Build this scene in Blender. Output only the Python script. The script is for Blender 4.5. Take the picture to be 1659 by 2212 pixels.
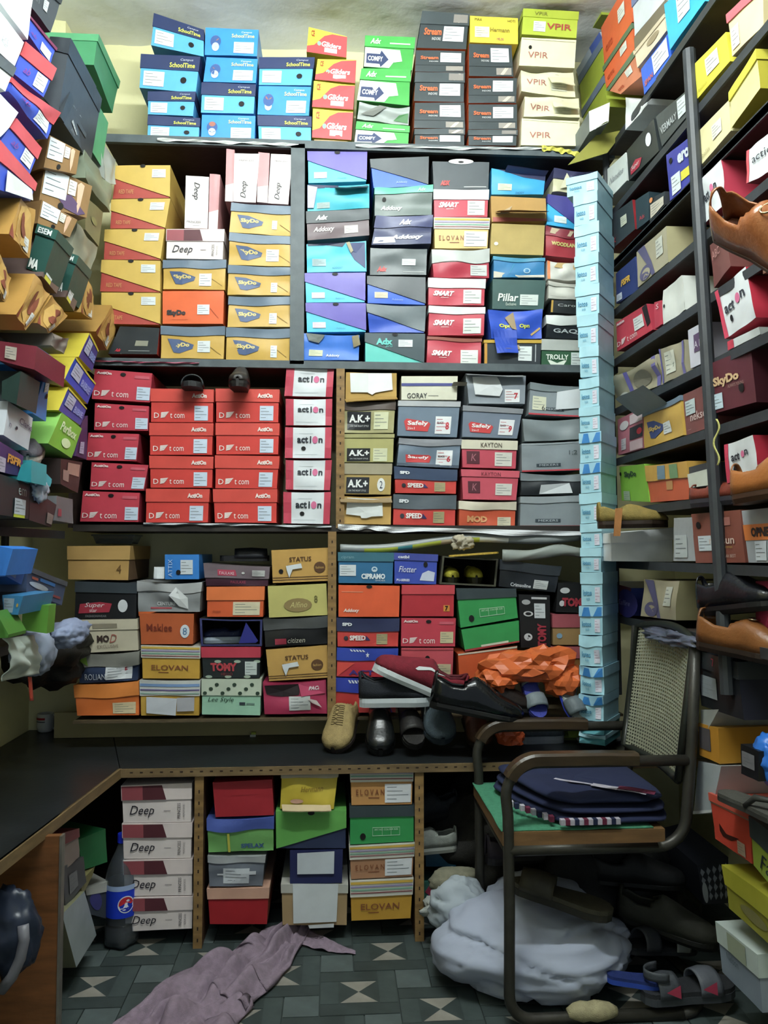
import bpy, math, random
from mathutils import Vector, noise, Matrix
for o in list(bpy.data.objects): bpy.data.objects.remove(o)
SC = bpy.context.scene; COL = SC.collection
R = random.Random(7); PI = math.pi
# ---------------------------------------------------------------- camera, world, lamp, exposure
F = 1700.0; W, H = 1659.0, 2212.0; CAM = Vector((0, 0, 1.2))
YAW, PITCH, ROLL = math.radians(3.7), math.radians(2.85), math.radians(0.0)
fw = Vector((math.sin(YAW)*math.cos(PITCH), math.cos(YAW)*math.cos(PITCH), math.sin(PITCH)))
rt = Vector((math.cos(YAW), -math.sin(YAW), 0)); upv = rt.cross(fw)
cd = bpy.data.cameras.new('camera'); cam = bpy.data.objects.new('camera', cd); COL.objects.link(cam); SC.camera = cam
cd.sensor_fit = 'VERTICAL'; cd.sensor_height = 36; cd.lens = F/H*36; cd.clip_start = .02
cam.matrix_world = Matrix(((rt.x, upv.x, -fw.x, 0), (rt.y, upv.y, -fw.y, 0), (rt.z, upv.z, -fw.z, 1.2), (0, 0, 0, 1)))
wd = bpy.data.worlds.new('world'); SC.world = wd; wd.use_nodes = True
wd.node_tree.nodes['Background'].inputs[0].default_value = (.72, .86, 1, 1)
wd.node_tree.nodes['Background'].inputs[1].default_value = .42
SC.view_settings.view_transform = 'Standard'; SC.view_settings.look = 'None'; SC.view_settings.gamma = 1
SC.view_settings.use_curve_mapping = False; SC.view_settings.exposure = 0.0
SC.cycles.use_denoising = True; SC.cycles.max_bounces = 6; SC.cycles.diffuse_bounces = 3
def area(name, loc, rot, sx, sy, e, col):
    l = bpy.data.lights.new(name, 'AREA'); l.shape = 'RECTANGLE'; l.size = sx; l.size_y = sy; l.energy = e; l.color = col
    o = bpy.data.objects.new(name, l); o.location = loc; o.rotation_euler = rot; COL.objects.link(o); return o
def tube_lamp(loc, length, strength):
    """a bare fluorescent tube on a batten under the ceiling, above the frame"""
    root = bpy.data.objects.new('tube_lamp', None); COL.objects.link(root); root.location = loc
    root['label'] = 'bare white fluorescent tube on a batten under the ceiling'; root['category'] = 'lamp'
    def mk(nm, vs, fs, col, em):
        me = bpy.data.meshes.new(nm); me.from_pydata(vs, [], fs); m = bpy.data.materials.new(nm); m.use_nodes = True
        b = m.node_tree.nodes['Principled BSDF']; b.inputs['Base Color'].default_value = col
        if em: b.inputs['Emission Color'].default_value = col; b.inputs['Emission Strength'].default_value = em
        me.materials.append(m); o = bpy.data.objects.new(nm, me); COL.objects.link(o); o.parent = root
    n = 10; vs = [(x, .018*math.cos(k*2*PI/n), .018*math.sin(k*2*PI/n)) for x in (-length/2, length/2) for k in range(n)]
    mk('tube', vs, [(k, (k+1) % n, n+(k+1) % n, n+k) for k in range(n)]+[tuple(range(n)), tuple(range(2*n-1, n-1, -1))], (.92, 1.0, .985, 1), strength)
    a, b, c = length/2+.04, .03, .05
    mk('batten', [(x, y, z) for x in (-a, a) for y in (-b, b) for z in (c, c+.05)], [(0, 1, 3, 2), (4, 6, 7, 5), (0, 4, 5, 1), (2, 3, 7, 6), (0, 2, 6, 4), (1, 5, 7, 3)], (.8, .8, .78, 1), 0)
tube_lamp((.05, 1.25, 2.90), 1.2, 290)
# ---------------------------------------------------------------- projection: a pixel of the photograph to a point on a plane of the shop
def ray(x, y): return fw*F + rt*(x-W/2) - upv*(y-H/2)
def onY(x, y, Y): d = ray(x, y); return CAM + d*(Y/d.y)
def onX(x, y, X): d = ray(x, y); return CAM + d*(X/d.x)
def onZ(x, y, Z): d = ray(x, y); return CAM + d*((Z-1.2)/d.z)
def onP(x, y, p, n): d = ray(x, y); return CAM + d*((p-CAM).dot(n)/d.dot(n))
# ---------------------------------------------------------------- materials
def lin(h):
    h = h.lstrip('#'); c = [int(h[i:i+2], 16)/255 for i in (0, 2, 4)]
    c = [x/12.92 if x <= .04045 else ((x+.055)/1.055)**2.4 for x in c]; l = .3*c[0]+.6*c[1]+.1*c[2]
    return [min(.86, .95*(x*.90+l*.10)) for x in c]
MATS = {}
def mat(h, rough=.5, metal=0, kind='card', alpha=1, trans=0):
    k = (h, rough, metal, kind, alpha, trans)
    if k in MATS: return MATS[k]
    m = bpy.data.materials.new('%s_%s' % (kind, h.strip('#'))); m.use_nodes = True; MATS[k] = m
    nt = m.node_tree; b = nt.nodes['Principled BSDF']; c = lin(h)
    b.inputs['Roughness'].default_value = rough; b.inputs['Metallic'].default_value = metal
    b.inputs['Alpha'].default_value = alpha; b.inputs['Specular IOR Level'].default_value = .38
    if trans: b.inputs['Transmission Weight'].default_value = trans; b.inputs['IOR'].default_value = 1.3
    sc, amt, bs, bd = {'card': (14, .10, 60, .06), 'print': (40, .05, 90, .02), 'wood': (9, .35, 40, .25), 'cloth': (60, .18, 420, .5),
                       'metal': (25, .2, 90, .08), 'soft': (6, .08, 9, .15), 'wall': (3.0, .12, 9, .35), 'leather': (30, .15, 140, .2), 'tile': (18, .22, 60, .05),
                       'plastic': (10, .05, 20, .05), 'top': (6, .3, 60, .1)}.get(kind, (14, .1, 60, .05))
    tc = nt.nodes.new('ShaderNodeTexCoord'); n = nt.nodes.new('ShaderNodeTexNoise'); n.inputs['Scale'].default_value = sc
    n.inputs['Detail'].default_value = 5
    mp = nt.nodes.new('ShaderNodeMapping'); nt.links.new(tc.outputs['Object'], mp.inputs[0])
    if kind == 'wood': mp.inputs['Scale'].default_value = (1, 1, 6)
    nt.links.new(mp.outputs[0], n.inputs['Vector'])
    mr = nt.nodes.new('ShaderNodeMapRange'); mr.inputs['From Min'].default_value = .3; mr.inputs['From Max'].default_value = .7
    mr.inputs['To Min'].default_value = 1-amt; mr.inputs['To Max'].default_value = 1+amt*.6
    nt.links.new(n.outputs[0], mr.inputs[0])
    mx = nt.nodes.new('ShaderNodeVectorMath'); mx.operation = 'SCALE'; mx.inputs[0].default_value = c
    nt.links.new(mr.outputs[0], mx.inputs['Scale']); nt.links.new(mx.outputs[0], b.inputs['Base Color'])
    n2 = nt.nodes.new('ShaderNodeTexNoise'); n2.inputs['Scale'].default_value = bs; n2.inputs['Detail'].default_value = 4
    nt.links.new(tc.outputs['Object'], n2.inputs['Vector'])
    bp = nt.nodes.new('ShaderNodeBump'); bp.inputs['Strength'].default_value = bd; bp.inputs['Distance'].default_value = .02 if kind in ('wall',) else .004
    nt.links.new(n2.outputs[0], bp.inputs['Height']); nt.links.new(bp.outputs[0], b.inputs['Normal'])
    return m
# ---------------------------------------------------------------- mesh helpers
class MB:
    def __init__(s): s.v = []; s.f = []; s.m = []; s.mats = []
    def mi(s, m):
        if m not in s.mats: s.mats.append(m)
        return s.mats.index(m)
    def add(s, vs, fs, m):
        o = len(s.v); k = s.mi(m); s.v += [Vector(a) for a in vs]; s.f += [[i+o for i in f] for f in fs]; s.m += [k]*len(fs); return s
    def quad(s, a, b, c, d, m): return s.add([a, b, c, d], [(0, 1, 2, 3)], m)
    def box(s, lo, hi, m, fn=None):
        x0, y0, z0 = lo; x1, y1, z1 = hi
        vs = [Vector(p) for p in ((x0,y0,z0),(x1,y0,z0),(x1,y1,z0),(x0,y1,z0),(x0,y0,z1),(x1,y0,z1),(x1,y1,z1),(x0,y1,z1))]
        if fn: vs = [fn(p) for p in vs]
        return s.add(vs, [(0,3,2,1),(4,5,6,7),(0,1,5,4),(1,2,6,5),(2,3,7,6),(3,0,4,7)], m)
    def hexa(s, q, d, m):      # q: 4 points, d: depth vector
        q = [Vector(a) for a in q]; return s.add(q+[a+d for a in q], [(0,1,2,3),(7,6,5,4),(1,0,4,5),(2,1,5,6),(3,2,6,7),(0,3,7,4)], m)
    def grid(s, nu, nv, fn, m, cu=False, keep=None):
        vs = [fn(i/nu, j/nv) for j in range(nv+1) for i in range(nu+1)]; fs = []
        for j in range(nv):
            for i in range(nu):
                if keep and not keep((i+.5)/nu, (j+.5)/nv): continue
                a = j*(nu+1)+i; fs.append((a, a+1, a+nu+2, a+nu+1))
        return s.add(vs, fs, m)
    def tube(s, pts, r, m, n=8, cap=True):
        pts = [Vector(p) for p in pts]; rings = []; prev = None
        for i, p in enumerate(pts):
            t = (pts[min(i+1, len(pts)-1)]-pts[max(i-1, 0)]).normalized()
            a = prev if prev else (Vector((0, 0, 1)) if abs(t.z) < .9 else Vector((1, 0, 0)))
            x = (a - t*a.dot(t)).normalized(); y = t.cross(x); prev = x
            rr = r[i] if isinstance(r, (list, tuple)) else r
            rings.append([p + x*math.cos(k*2*PI/n)*rr + y*math.sin(k*2*PI/n)*rr for k in range(n)])
        vs = [v for g in rings for v in g]; fs = []
        for i in range(len(pts)-1):
            for k in range(n): fs.append((i*n+k, i*n+(k+1) % n, (i+1)*n+(k+1) % n, (i+1)*n+k))
        if cap: fs += [tuple(range(n-1, -1, -1)), tuple(range((len(pts)-1)*n, len(pts)*n))]
        return s.add(vs, fs, m)
    def lathe(s, prof, m, c=(0, 0, 0), n=24, squash=1):
        vs = []; fs = []
        for r, z in prof:
            for k in range(n): vs.append((c[0]+r*math.cos(k*2*PI/n), c[1]+r*squash*math.sin(k*2*PI/n), c[2]+z))
        for i in range(len(prof)-1):
            for k in range(n): fs.append((i*n+k, i*n+(k+1) % n, (i+1)*n+(k+1) % n, (i+1)*n+k))
        return s.add(vs, fs, m)
    def build(s, name, parent=None, origin=None, smooth=False, xf=None):
        if xf: s.v = [xf @ v for v in s.v]
        org = Vector(origin) if origin is not None else (parent.location if parent is not None and parent.get('rootloc') else Vector((0,0,0)))
        if parent is not None and origin is None:
            p = parent
            while p.parent: p = p.parent
            org = p.location
        me = bpy.data.meshes.new(name); me.from_pydata([v-org for v in s.v], [], s.f); 
        for m in s.mats: me.materials.append(m)
        me.polygons.foreach_set('material_index', s.m)
        if smooth: me.polygons.foreach_set('use_smooth', [True]*len(me.polygons))
        me.update(); o = bpy.data.objects.new(name, me); COL.objects.link(o)
        if parent is not None: o.parent = parent
        else: o.location = org
        return o
LABELS = {}
def props(o, label=None, cat=None, group=None, kind=None):
    if label:
        n = len(label.split())
        if not 4 <= n <= 16: print('LABELWORDS', n, label)
        if label in LABELS: print('DUPLABEL', label)
        LABELS[label] = 1; o['label'] = label
    if cat: o['category'] = cat
    if group: o['group'] = group
    if kind: o['kind'] = kind
    return o
def thing(name, label, cat, loc, group=None):
    o = bpy.data.objects.new(name, None); COL.objects.link(o); o.location = loc; o.empty_display_size = .02
    return props(o, label, cat, group)
def struct(mb, name, label=None, smooth=False):
    o = mb.build(name, smooth=smooth); o['kind'] = 'structure'
    if label: o['label'] = label
    return o
GL = {}
def glyph(t, shear=0, bold=0):
    k = (t, shear, bold)
    if k in GL: return GL[k]
    c = bpy.data.curves.new('t', 'FONT'); c.body = t; c.shear = shear; c.offset = bold; c.resolution_u = 2
    o = bpy.data.objects.new('t', c); me = o.to_mesh()
    vs = [(v.co.x, v.co.y) for v in me.vertices]; fs = [tuple(p.vertices) for p in me.polygons]
    x0 = min(v[0] for v in vs); x1 = max(v[0] for v in vs); y0 = min(v[1] for v in vs); y1 = max(v[1] for v in vs)
    GL[k] = ([((a-x0)/(x1-x0), (b-y0)/(y1-y0)) for a, b in vs], fs)
    o.to_mesh_clear(); bpy.data.objects.remove(o); bpy.data.curves.remove(c); return GL[k]
# ---------------------------------------------------------------- shoe box faces
class Face:
    def __init__(s, q, d, bulge=.0012, seed=0, sag=0):
        s.q = [Vector(a) for a in q]; s.d = Vector(d)       # TL TR BR BL
        n = (s.q[1]-s.q[3]).cross(s.q[0]-s.q[2]).normalized()
        if n.dot(s.d) > 0: n = -n
        s.n = n; s.b = bulge; s.seed = seed; s.sag = sag
        s.w = (s.q[1]-s.q[0]).length; s.h = (s.q[0]-s.q[3]).length
    def P(s, u, v, n=0, w=0):
        tl, tr, br, bl = s.q
        p = (tl*(1-u)+tr*u)*v + (bl*(1-u)+br*u)*(1-v) + s.d*w
        if w == 0: p = p + s.n*(n + s.b*noise.noise(Vector((u*2.3+s.seed*7.1, v*1.7, s.seed)))*1.6)
        else: p = p + s.n*n
        if s.sag: p.z -= s.sag*math.sin(PI*max(0, min(1, u)))*v*(1-abs(w))
        return p
def rect(mb, F_, u0, v0, u1, v1, m, n): mb.grid(4, 3, lambda a, b: F_.P(u0+(u1-u0)*a, v0+(v1-v0)*b, n), m)
def poly(mb, F_, pts, m, n):
    k = len(pts); cu = sum(p[0] for p in pts)/k; cv = sum(p[1] for p in pts)/k
    if k > 4: mb.add([F_.P(cu, cv, n)]+[F_.P(a, b, n) for a, b in pts], [(0, 1+i, 1+(i+1) % k) for i in range(k)], m)
    else: mb.add([F_.P(a, b, n) for a, b in pts], [tuple(range(k))], m)
def text(mb, F_, t, u0, v0, u1, v1, m, n, shear=0, bold=0, rot=0):
    vs, fs = glyph(t, shear, bold); out = []
    for a, b in vs:
        if rot == 1: a, b = 1-b, a       # reads upwards
        elif rot == -1: a, b = b, 1-a    # reads downwards
        elif rot == 2: a, b = 1-a, 1-b
        out.append(F_.P(u0+(u1-u0)*a, v0+(v1-v0)*b, n))
    mb.add(out, fs, m)
def prints(face, parent, L, lidh=0, lidt=.0035):
    groups = {}
    for p in L:
        k = p[0]; a = p[1:]
        nm = {'s': 'price_sticker', 'r': 'printed_panel', 'p': 'printed_shape', 'e': 'printed_oval', 't': 'lettering', 'h': 'finger_hole', 'w': 'emblem', 'pp': 'loose_paper', 'f': 'open_flap', 'ln': 'crease'}[k]
        mb = groups.setdefault(nm, MB()) if k not in ('t', 'pp', 'f') else groups.setdefault((nm, len(groups)), MB())
        def off(v): return (.0016 + (lidt if lidh and v > 1-lidh else 0))
        if k == 's':
            u0, v0, u1, v1 = a[:4]; c = a[4] if len(a) > 4 else '#dfe6e8'; ink = a[5] if len(a) > 5 else '#6d7478'
            n = off((v0+v1)/2)+.0006; rect(mb, face, u0, v0, u1, v1, mat(c, .5, kind='print'), n)
            k2 = 4; 
            for i in range(k2):
                b = v1-(v1-v0)*(.16+.21*i); rect(mb, face, u0+(u1-u0)*.08, b-(v1-v0)*.03, u0+(u1-u0)*(.45+.45*((i*37) % 3)/2), b, mat(ink, .6, kind='print'), n+.0005)
        elif k == 'r': rect(mb, face, *a[:4], mat(a[4], .45, kind='print'), off((a[1]+a[3])/2))
        elif k == 'p': poly(mb, face, a[0], mat(a[1], .45, kind='print'), off(sum(q[1] for q in a[0])/len(a[0])) + (a[2] if len(a) > 2 else 0))
        elif k in ('e', 'h'):
            cu, cv, ru, rv = a[:4]; c = a[4] if len(a) > 4 else '#0c0a0a'
            poly(mb, face, [(cu+ru*math.cos(i*PI/8), cv+rv*math.sin(i*PI/8)) for i in range(16)], mat(c, .6, kind='print'), off(cv)+(.0008 if k == 'h' else .0004))  # holes are flat discs; the inside's shade is only their dark colour
        elif k == 't':
            kw = a[6] if len(a) > 6 else {}
            text(mb, face, a[0], *a[1:5], mat(a[5], .45, kind='print'), off((a[2]+a[4])/2)+.0011, **kw)
        elif k == 'w':      # winged wheel emblem: five curved blades
            cu, cv, r, c = a
            for i in range(5):
                t0 = cv - r*.8 + i*r*.36
                poly(mb, face, [(cu-r*.5*(1-i*.05), t0), (cu+r*(.2+.14*i), t0+r*.25), (cu+r*(.35+.14*i), t0+r*.5), (cu-r*.35, t0+r*.3)], mat(c, .45, kind='print'), off(cv)+.0008)
        elif k == 'pp':
            m = mat(a[1], .6, kind='card'); poly(mb, face, a[0], m, .006)
        elif k == 'ln':
            (ua, va), (ub, vb), c = a; th = .008
            poly(mb, face, [(ua, va), (ub, vb), (ub+th, vb+th), (ua+th, va+th)], mat(c, .6, kind='print'), off((va+vb)/2)+.0004)
        elif k == 'f':
            u0, u1, v, ln, ang, c = a[:6]; m = mat(c, .55, kind='card'); A = math.radians(ang); h = max(face.h, .01)
            def fn(x, y): return face.P(u0+(u1-u0)*(x+(y-.5)*.03), v + ln*y*math.sin(A)/h, .004+ln*y*math.cos(A)+.004*math.sin(x*5)*y)
            mb.grid(6, 3, fn, m); mb.grid(6, 3, lambda x, y: fn(x, y)+Vector((0, 0, -.002)), m)
    for nm, mb in groups.items():
        o = mb.build(nm if isinstance(nm, str) else nm[0], parent)
        if nm in ('printed_oval', 'printed_panel', 'crease', 'printed_shape', 'emblem') and sum(1 for p in L if {'e': 'printed_oval', 'r': 'printed_panel', 'ln': 'crease', 'p': 'printed_shape', 'w': 'emblem'}.get(p[0]) == nm) > 1: o['kind'] = 'stuff'
PICK = [(.10, .86), (.28, .84), (.52, .60), (.50, .42), (.30, .22), (.20, .26)]
def shoebox(q, d, T, label, group, cat='shoe box', name='shoe_box'):
    """q: world TL TR BR BL of the end that faces the aisle; d: depth vector"""
    q = [Vector(a) for a in q]; d = Vector(d); org = (q[2]+q[3])/2
    t = thing(name, label, cat, org, group)
    body = T['b']; ro = max(.36, T.get('ro', .42)); opn = T.get('open'); crush = T.get('cr', 0)
    f = Face(q, d, .0012+crush*.010, R.random()*50, crush*.008)
    m = mat(body, ro); mi = mat(T.get('side', body), ro)
    mb = MB(); g_ = 14 if crush > .15 else 6; 
    if not opn: mb.grid(g_, g_*2//3, lambda a, b: f.P(a, b), m)
    else:
        for u0, v0, u1, v1 in ((0, 0, .035, 1), (.965, 0, 1, 1), (0, 0, 1, .06), (0, .95, 1, 1)): mb.grid(4, 2, lambda a, b: f.P(u0+(u1-u0)*a, v0+(v1-v0)*b), m)
        mi = mat('#2a261c', .8)
    c = [f.P(0, 1), f.P(1, 1), f.P(1, 0), f.P(0, 0)]; e = [f.P(*uv, 0, 1) for uv in ((0, 1), (1, 1), (1, 0), (0, 0))]
    N = 6
    for (a, b) in (((0, 1), (1, 1)), ((1, 1), (1, 0)), ((1, 0), (0, 0)), ((0, 0), (0, 1))):
        nn = N if a[1] == b[1] else 4
        mb.grid(nn, 1, lambda x, y: f.P(a[0]+(b[0]-a[0])*x, a[1]+(b[1]-a[1])*x, 0, y), mi)
    mb.add(e, [(3, 2, 1, 0)], mi); mb.build('box_body', t, smooth=True)
    lid = T.get('lid'); lh = 0
    if lid:
        lt = .0035
        if isinstance(lid[0], (int, float)):
            lh = lid[0]; pts = [(0, 1), (1, 1), (1, 1-lh+T.get('lt', 0)), (0, 1-lh)]
            cut = None
        else: pts = lid[0]; lh = 0
        ml = mat(lid[1], ro); ex = .0022/max(f.w, .03); ey = .0016/max(f.h, .03)
        def ep(u, v):
            return (u+(ex if u > .98 else -ex if u < .02 else 0), v+(ey if v > .98 else 0))
        P = [ep(*p) for p in pts]
        lb = MB()
        (a0, b0), (a1, b1), (a2, b2), (a3, b3) = P[0], P[1], P[2], P[3]
        def fr(x, y):
            tu = a0+(a1-a0)*x; tv = b0+(b1-b0)*x; bu = a3+(a2-a3)*x; bv = b3+(b2-b3)*x
            wob = crush*.05*math.sin(x*7+f.seed) * (1-y)
            return f.P(bu+(tu-bu)*y, bv+(tv-bv)*y+wob, lt)
        lb.grid(14, 3, fr, ml)
        back = [f.P(u, v, .0, 1.0) - d.normalized()*-.003 for u, v in P]
        fro = [fr(0, 1), fr(1, 1), fr(1, 0), fr(0, 0)]
        mt = mat(T.get('lidtop', lid[1]), ro)
        up = Vector((0, 0, .003))
        lb.grid(8, 1, lambda x, y: f.P(a0+(a1-a0)*x, 1+ey, lt if y == 0 else 0, y), mt)
        lb.grid(1, 1, lambda x, y: f.P(a0, b3+(b0-b3)*x, lt if y == 0 else 0, y), ml)
        lb.grid(1, 1, lambda x, y: f.P(a1, b2+(b1-b2)*x, lt if y == 0 else 0, y), ml)
        lb.grid(8, 1, lambda x, y: (fr(x, 0) if y else f.P(a3+(a2-a3)*x, b3+(b2-b3)*x, -.001)), ml)
        lb.build('box_lid', t, smooth=True)
        if not isinstance(lid[0], (int, float)): pass
        def lidoff(v): return 0
    L = list(T.get('p', ()))
    if lid and not isinstance(lid[0], (int, float)):
        # artwork on a slanting lid sits on the lid
        prints(f, t, [p for p in L if p[0] in 'sht' and p[-1] != 'low'], 1.01) if L else None
        prints(f, t, [p[:-1] for p in L if p[-1] == 'low'], 0)
    else: prints(f, t, L, lh)
    return t
def worldquad(plane, Q):
    """the four corners (px) of a box end on a plane of the shop; returns quad, unit depth direction"""
    P = [(Q[i], Q[i+1]) for i in (0, 2, 4, 6)]
    if plane[0] == 'Y': return [onY(x, y, plane[1]) for x, y in P], Vector((0, 1, 0))
    X = plane[1]; cx = sum(p[0] for p in P)/4; cy = sum(p[1] for p in P)/4
    c = onX(cx, cy, X); th = 0
    n = Vector((-1 if X > 0 else 1, 0, 0))
    best = n
    if abs(cy-1190) > 260:      # how far the box is turned out of the rack, from the slope of its upper edges
        def slope(nn):
            a, b = [onP(*P[i], c, nn) for i in (0, 1)]; e, g = [onP(*P[i], c, nn) for i in (3, 2)]
            return abs((b-a).z/max((b-a).length, 1e-4))+abs((g-e).z/max((g-e).length, 1e-4))
        bs = 9
        for k in range(0, 46, 3):
            a = math.radians(k)*(1 if X > 0 else -1); nn = Vector((math.cos(a)*n.x, -abs(math.sin(a)), 0)).normalized()
            s_ = slope(nn)+k*(.004 if X < 0 else .011)
            if s_ < bs: bs = s_; best = nn
    return [onP(x, y, c, best) for x, y in P], -best
ORD = ['', 'second', 'third', 'fourth', 'fifth', 'sixth', 'seventh', 'eighth', 'ninth', 'tenth', 'eleventh', 'twelfth', 'thirteenth', 'fourteenth', 'fifteenth', 'sixteenth', 'seventeenth', 'eighteenth', 'nineteenth', 'twentieth']
def pos(i, n, where, row=False):
    if n == 1: return where
    if row: return ('farthest' if i == 0 else 'nearest' if i == n-1 else ORD[i]+' from far end')+' in '+where
    return ('top' if i == 0 else 'bottom' if i == n-1 else ORD[i]+' from top')+' of '+where
ROWZ = {}
def stack(where, group, plane, items, depth=.29, row=False, j=0):
    n = len(items); zz = []
    for i, it in enumerate(items):
        Q, T = it[0], it[1]; kw = it[2] if len(it) > 2 else {}
        pl = kw.get('plane', plane)
        q, dd = worldquad(pl, Q)
        cq = sum(q, Vector())/4; q = [a+(cq-a).normalized()*.0022 for a in q]; zz += [a.z for a in q]; ROWZ[where] = (min(zz), max(zz))
        lab = '%s, %s' % (T['n'], pos(i, n, where, row))
        for a, b in (('shoe box', 'box'), (' from top of ', ' down in '), (' from far end in ', ' along ')):
            if len(lab.split()) > 16: lab = lab.replace(a, b)
        shoebox(q, dd*kw.get('depth', depth), T, lab, group)
# ---------------------------------------------------------------- the room
YB, YF, YC = 3.02, 2.70, 2.47        # back wall, face of the wall shelves, front edge of the counter
XL, XR = -1.12, 1.34                 # side walls
RL, RR = -.75, .97                   # faces of the side racks
ZC = .541
wallm = mat('#ece6b2', .85, kind='wall')
for nm, lo, hi in (('wall_back', (XL-.1, YB, -.02), (XR+.1, YB+.1, 3.25)), ('wall_left', (XL-.1, -.6, -.02), (XL, YB, 3.25)), ('wall_right', (XR, -.6, -.02), (XR+.1, YB, 3.25))):
    struct(MB().box(lo, hi, wallm), nm)
cm = mat('#f2f6f4', .7, kind='wall')
struct(MB().grid(60, 60, lambda a, b: Vector((XL-.05+(XR-XL+.1)*a, -.6+3.64*b, 3.17+.03*noise.noise(Vector((a*5, b*9, 2)))+.012*noise.noise(Vector((a*21, b*34, 5))))), cm), 'ceiling', smooth=True)
struct(MB().box((XL, YB-.14, 1.5), (XL+.13, YB, 3.2), mat('#f2edb8', .85, kind='wall')), 'trim_1', 'plastered corner pier between left wall and back wall')
# floor of cement tiles: large squares with an hourglass, small plain squares between
fl = MB().box((XL, -.6, -.04), (XR, YB, -.004), mat('#3d4644', .8, kind='tile')).build('floor'); fl['kind'] = 'structure'
TA, TB = .212, .095
def big_tile(darkm, midm, lightm):
    mb = MB(); a = TA-.003; z = 0
    mb.box((0, 0, -.004), (a, a, 0), darkm)
    i0, i1 = .054, a-.054; c = a/2
    for k, (x0, y0, x1, y1) in enumerate(((0, 0, a, .05), (a-.05, .05, a, a), (0, a-.05, a-.05, a), (0, .05, .05, a-.05))):
        mb.box((x0+.001, y0+.001, -.002), (x1-.001, y1-.001, .0008), (darkm, midm)[k % 2])
    for A_, B_, m in (((i0, i0), (i1, i0), lightm), ((i1, i0), (i1, i1), darkm), ((i1, i1), (i0, i1), lightm), ((i0, i1), (i0, i0), darkm)):
        mb.add([(A_[0], A_[1], .0009), (B_[0], B_[1], .0009), (c, c, .0009)], [(0, 1, 2)], m)
    return mb
td, tm_, tl = mat('#36403f', .55, kind='tile'), mat('#3f4a49', .55, kind='tile'), mat('#8f8a80', .55, kind='tile')
bt = big_tile(td, tm_, tl).build('tile', fl); st_ = MB().box((0, 0, -.004), (TB-.003, TB-.003, .0008), mat('#525d5c', .55, kind='tile')).build('tile', fl)
first = True
ox, oy = .17-TA/2, 2.42-TA/2
for i in range(-9, 10):
    for j in range(-9, 8):
        x = ox+i*TA+j*TB; y = oy-i*TB+j*TA
        if not (XL+.03 < x < XR-TA-.02 and 1.25 < y < YB-TA): continue
        if first: b, s = bt, st_; first = False
        else:
            b = bt.copy(); s = st_.copy(); COL.objects.link(b); COL.objects.link(s); b.parent = fl; s.parent = fl
        b.location = (x, y, 0); s.location = (x+TA, y+TA-TB, 0) if x+TA+TB < XR-.01 else (x-TB, y, 0)
# ---------------------------------------------------------------- wall shelf unit
grey = mat('#515b5f', .5, kind='metal'); dbrown = mat('#2c1d18', .6, kind='wood'); slot = mat('#8e6d3b', .6, kind='wood')
def zat(x, y, Y=YF): return onY(x, y, Y).z
def xat(x, y, Y=YF): return onY(x, y, Y).x
un = thing('wall_shelf', 'grey and brown wooden wall shelf packed with shoe boxes behind the counter', 'shelf', (0, YB-.1, ZC))
def board(x0, x1, z0, z1, m=grey, y0=YF-.012, nm='shelf_board', mi=dbrown):
    mb = MB().box((x0, y0, z0), (x1, y0+.016, z1), m).box((x0, y0+.016, z0), (x1, YB-.002, z1), mi); return mb.build(nm, un)
z1 = zat(700, 316); z2 = zat(700, 789); z3 = zat(700, 1141); z4 = zat(700, 1548)
xa, xb = xat(238, 500), xat(1328, 500)
board(xa-.02, xb, z1-.015, z1+.013); board(xat(195, 800), xb, z2-.014, z2+.012); board(xat(160, 1130), xb, z3-.012, z3+.010, mat('#2a2420', .6, kind='wood'))
board(xat(160, 1540), xb, z4-.010, z4-.002, mat('#5a4c34', .6, kind='wood'), mi=mat('#5a4c34', .6, kind='wood'))
MB().box((XL+.14, YB-.14, ZC+.001), (xb, YB-.125, z4-.011), mat('#b8ac7c', .8, kind='wall')).build('wall_stand_in', un)  # added stand-in for the recessed wall, set forward so the strip catches light
board(xat(628, 500), xat(658, 500), z2, z1, nm='upright')
def slotted(x0, x1, za, zb, nm='upright'):
    mb = MB().box((x0, YF-.014, za), (x1, YF+.004, zb), slot); o = mb.build(nm, un); h = MB(); dk = mat('#2b1c10', .8)
    z = za+.02
    while z < zb-.02:
        h.box(((x0+x1)/2-.0022, YF-.0146, z), ((x0+x1)/2+.0022, YF-.0138, z+.009), dk); z += .038
    h = h.build('slot_holes', o); h['kind'] = 'stuff'
slotted(xat(726, 1000), xat(744, 1000), z3, z2+.0-.014); slotted(xat(708, 1350), xat(726, 1350), z4-.004, z3-.012)
board(xat(152, 1000), xat(160, 1000), z3, z2, nm='upright', m=dbrown)
MB().box((xa, YB-.012, z2), (xb, YB-.004, z1), mat('#2e1f1a', .7, kind='wood')).build('back_panel', un)
# paper and film lining the shelf edges
def liner(pts, drop, c, label, Y=YF-.018, back=.1, lettering=None):
    mb = MB(); m = mat(c, .45, kind='plastic')
    P = [onY(x, y, Y) for x, y in pts]; n = len(P)-1
    def fn(a, b):
        t = a*n; i = min(int(t), n-1); p = P[i].lerp(P[i+1], t-i)
        if b < .5: return p + Vector((0, back*(1-b*2), 0))
        k = (b-.5)*2; return p + Vector((0, -.004*math.sin(k*3+a*30), -drop*k*(1+.22*math.sin(a*17)+.12*math.sin(a*41))))
    mb.grid(50, 6, fn, m); o = mb.build('shelf_liner', origin=P[0]); props(o, label, 'paper liner'); return o
liner([(340, 298), (500, 305), (645, 310)], .008, '#dfe4e2', 'white paper liner under the blue boxes on top shelf')
liner([(768, 312), (1000, 318), (1180, 318)], .007, '#dfe4e2', 'white paper liner under green and charcoal boxes on top shelf')
liner([(1170, 314), (1215, 320), (1256, 330)], .016, '#d6cf45', 'yellow printed plastic liner at right end of top shelf')
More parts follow.
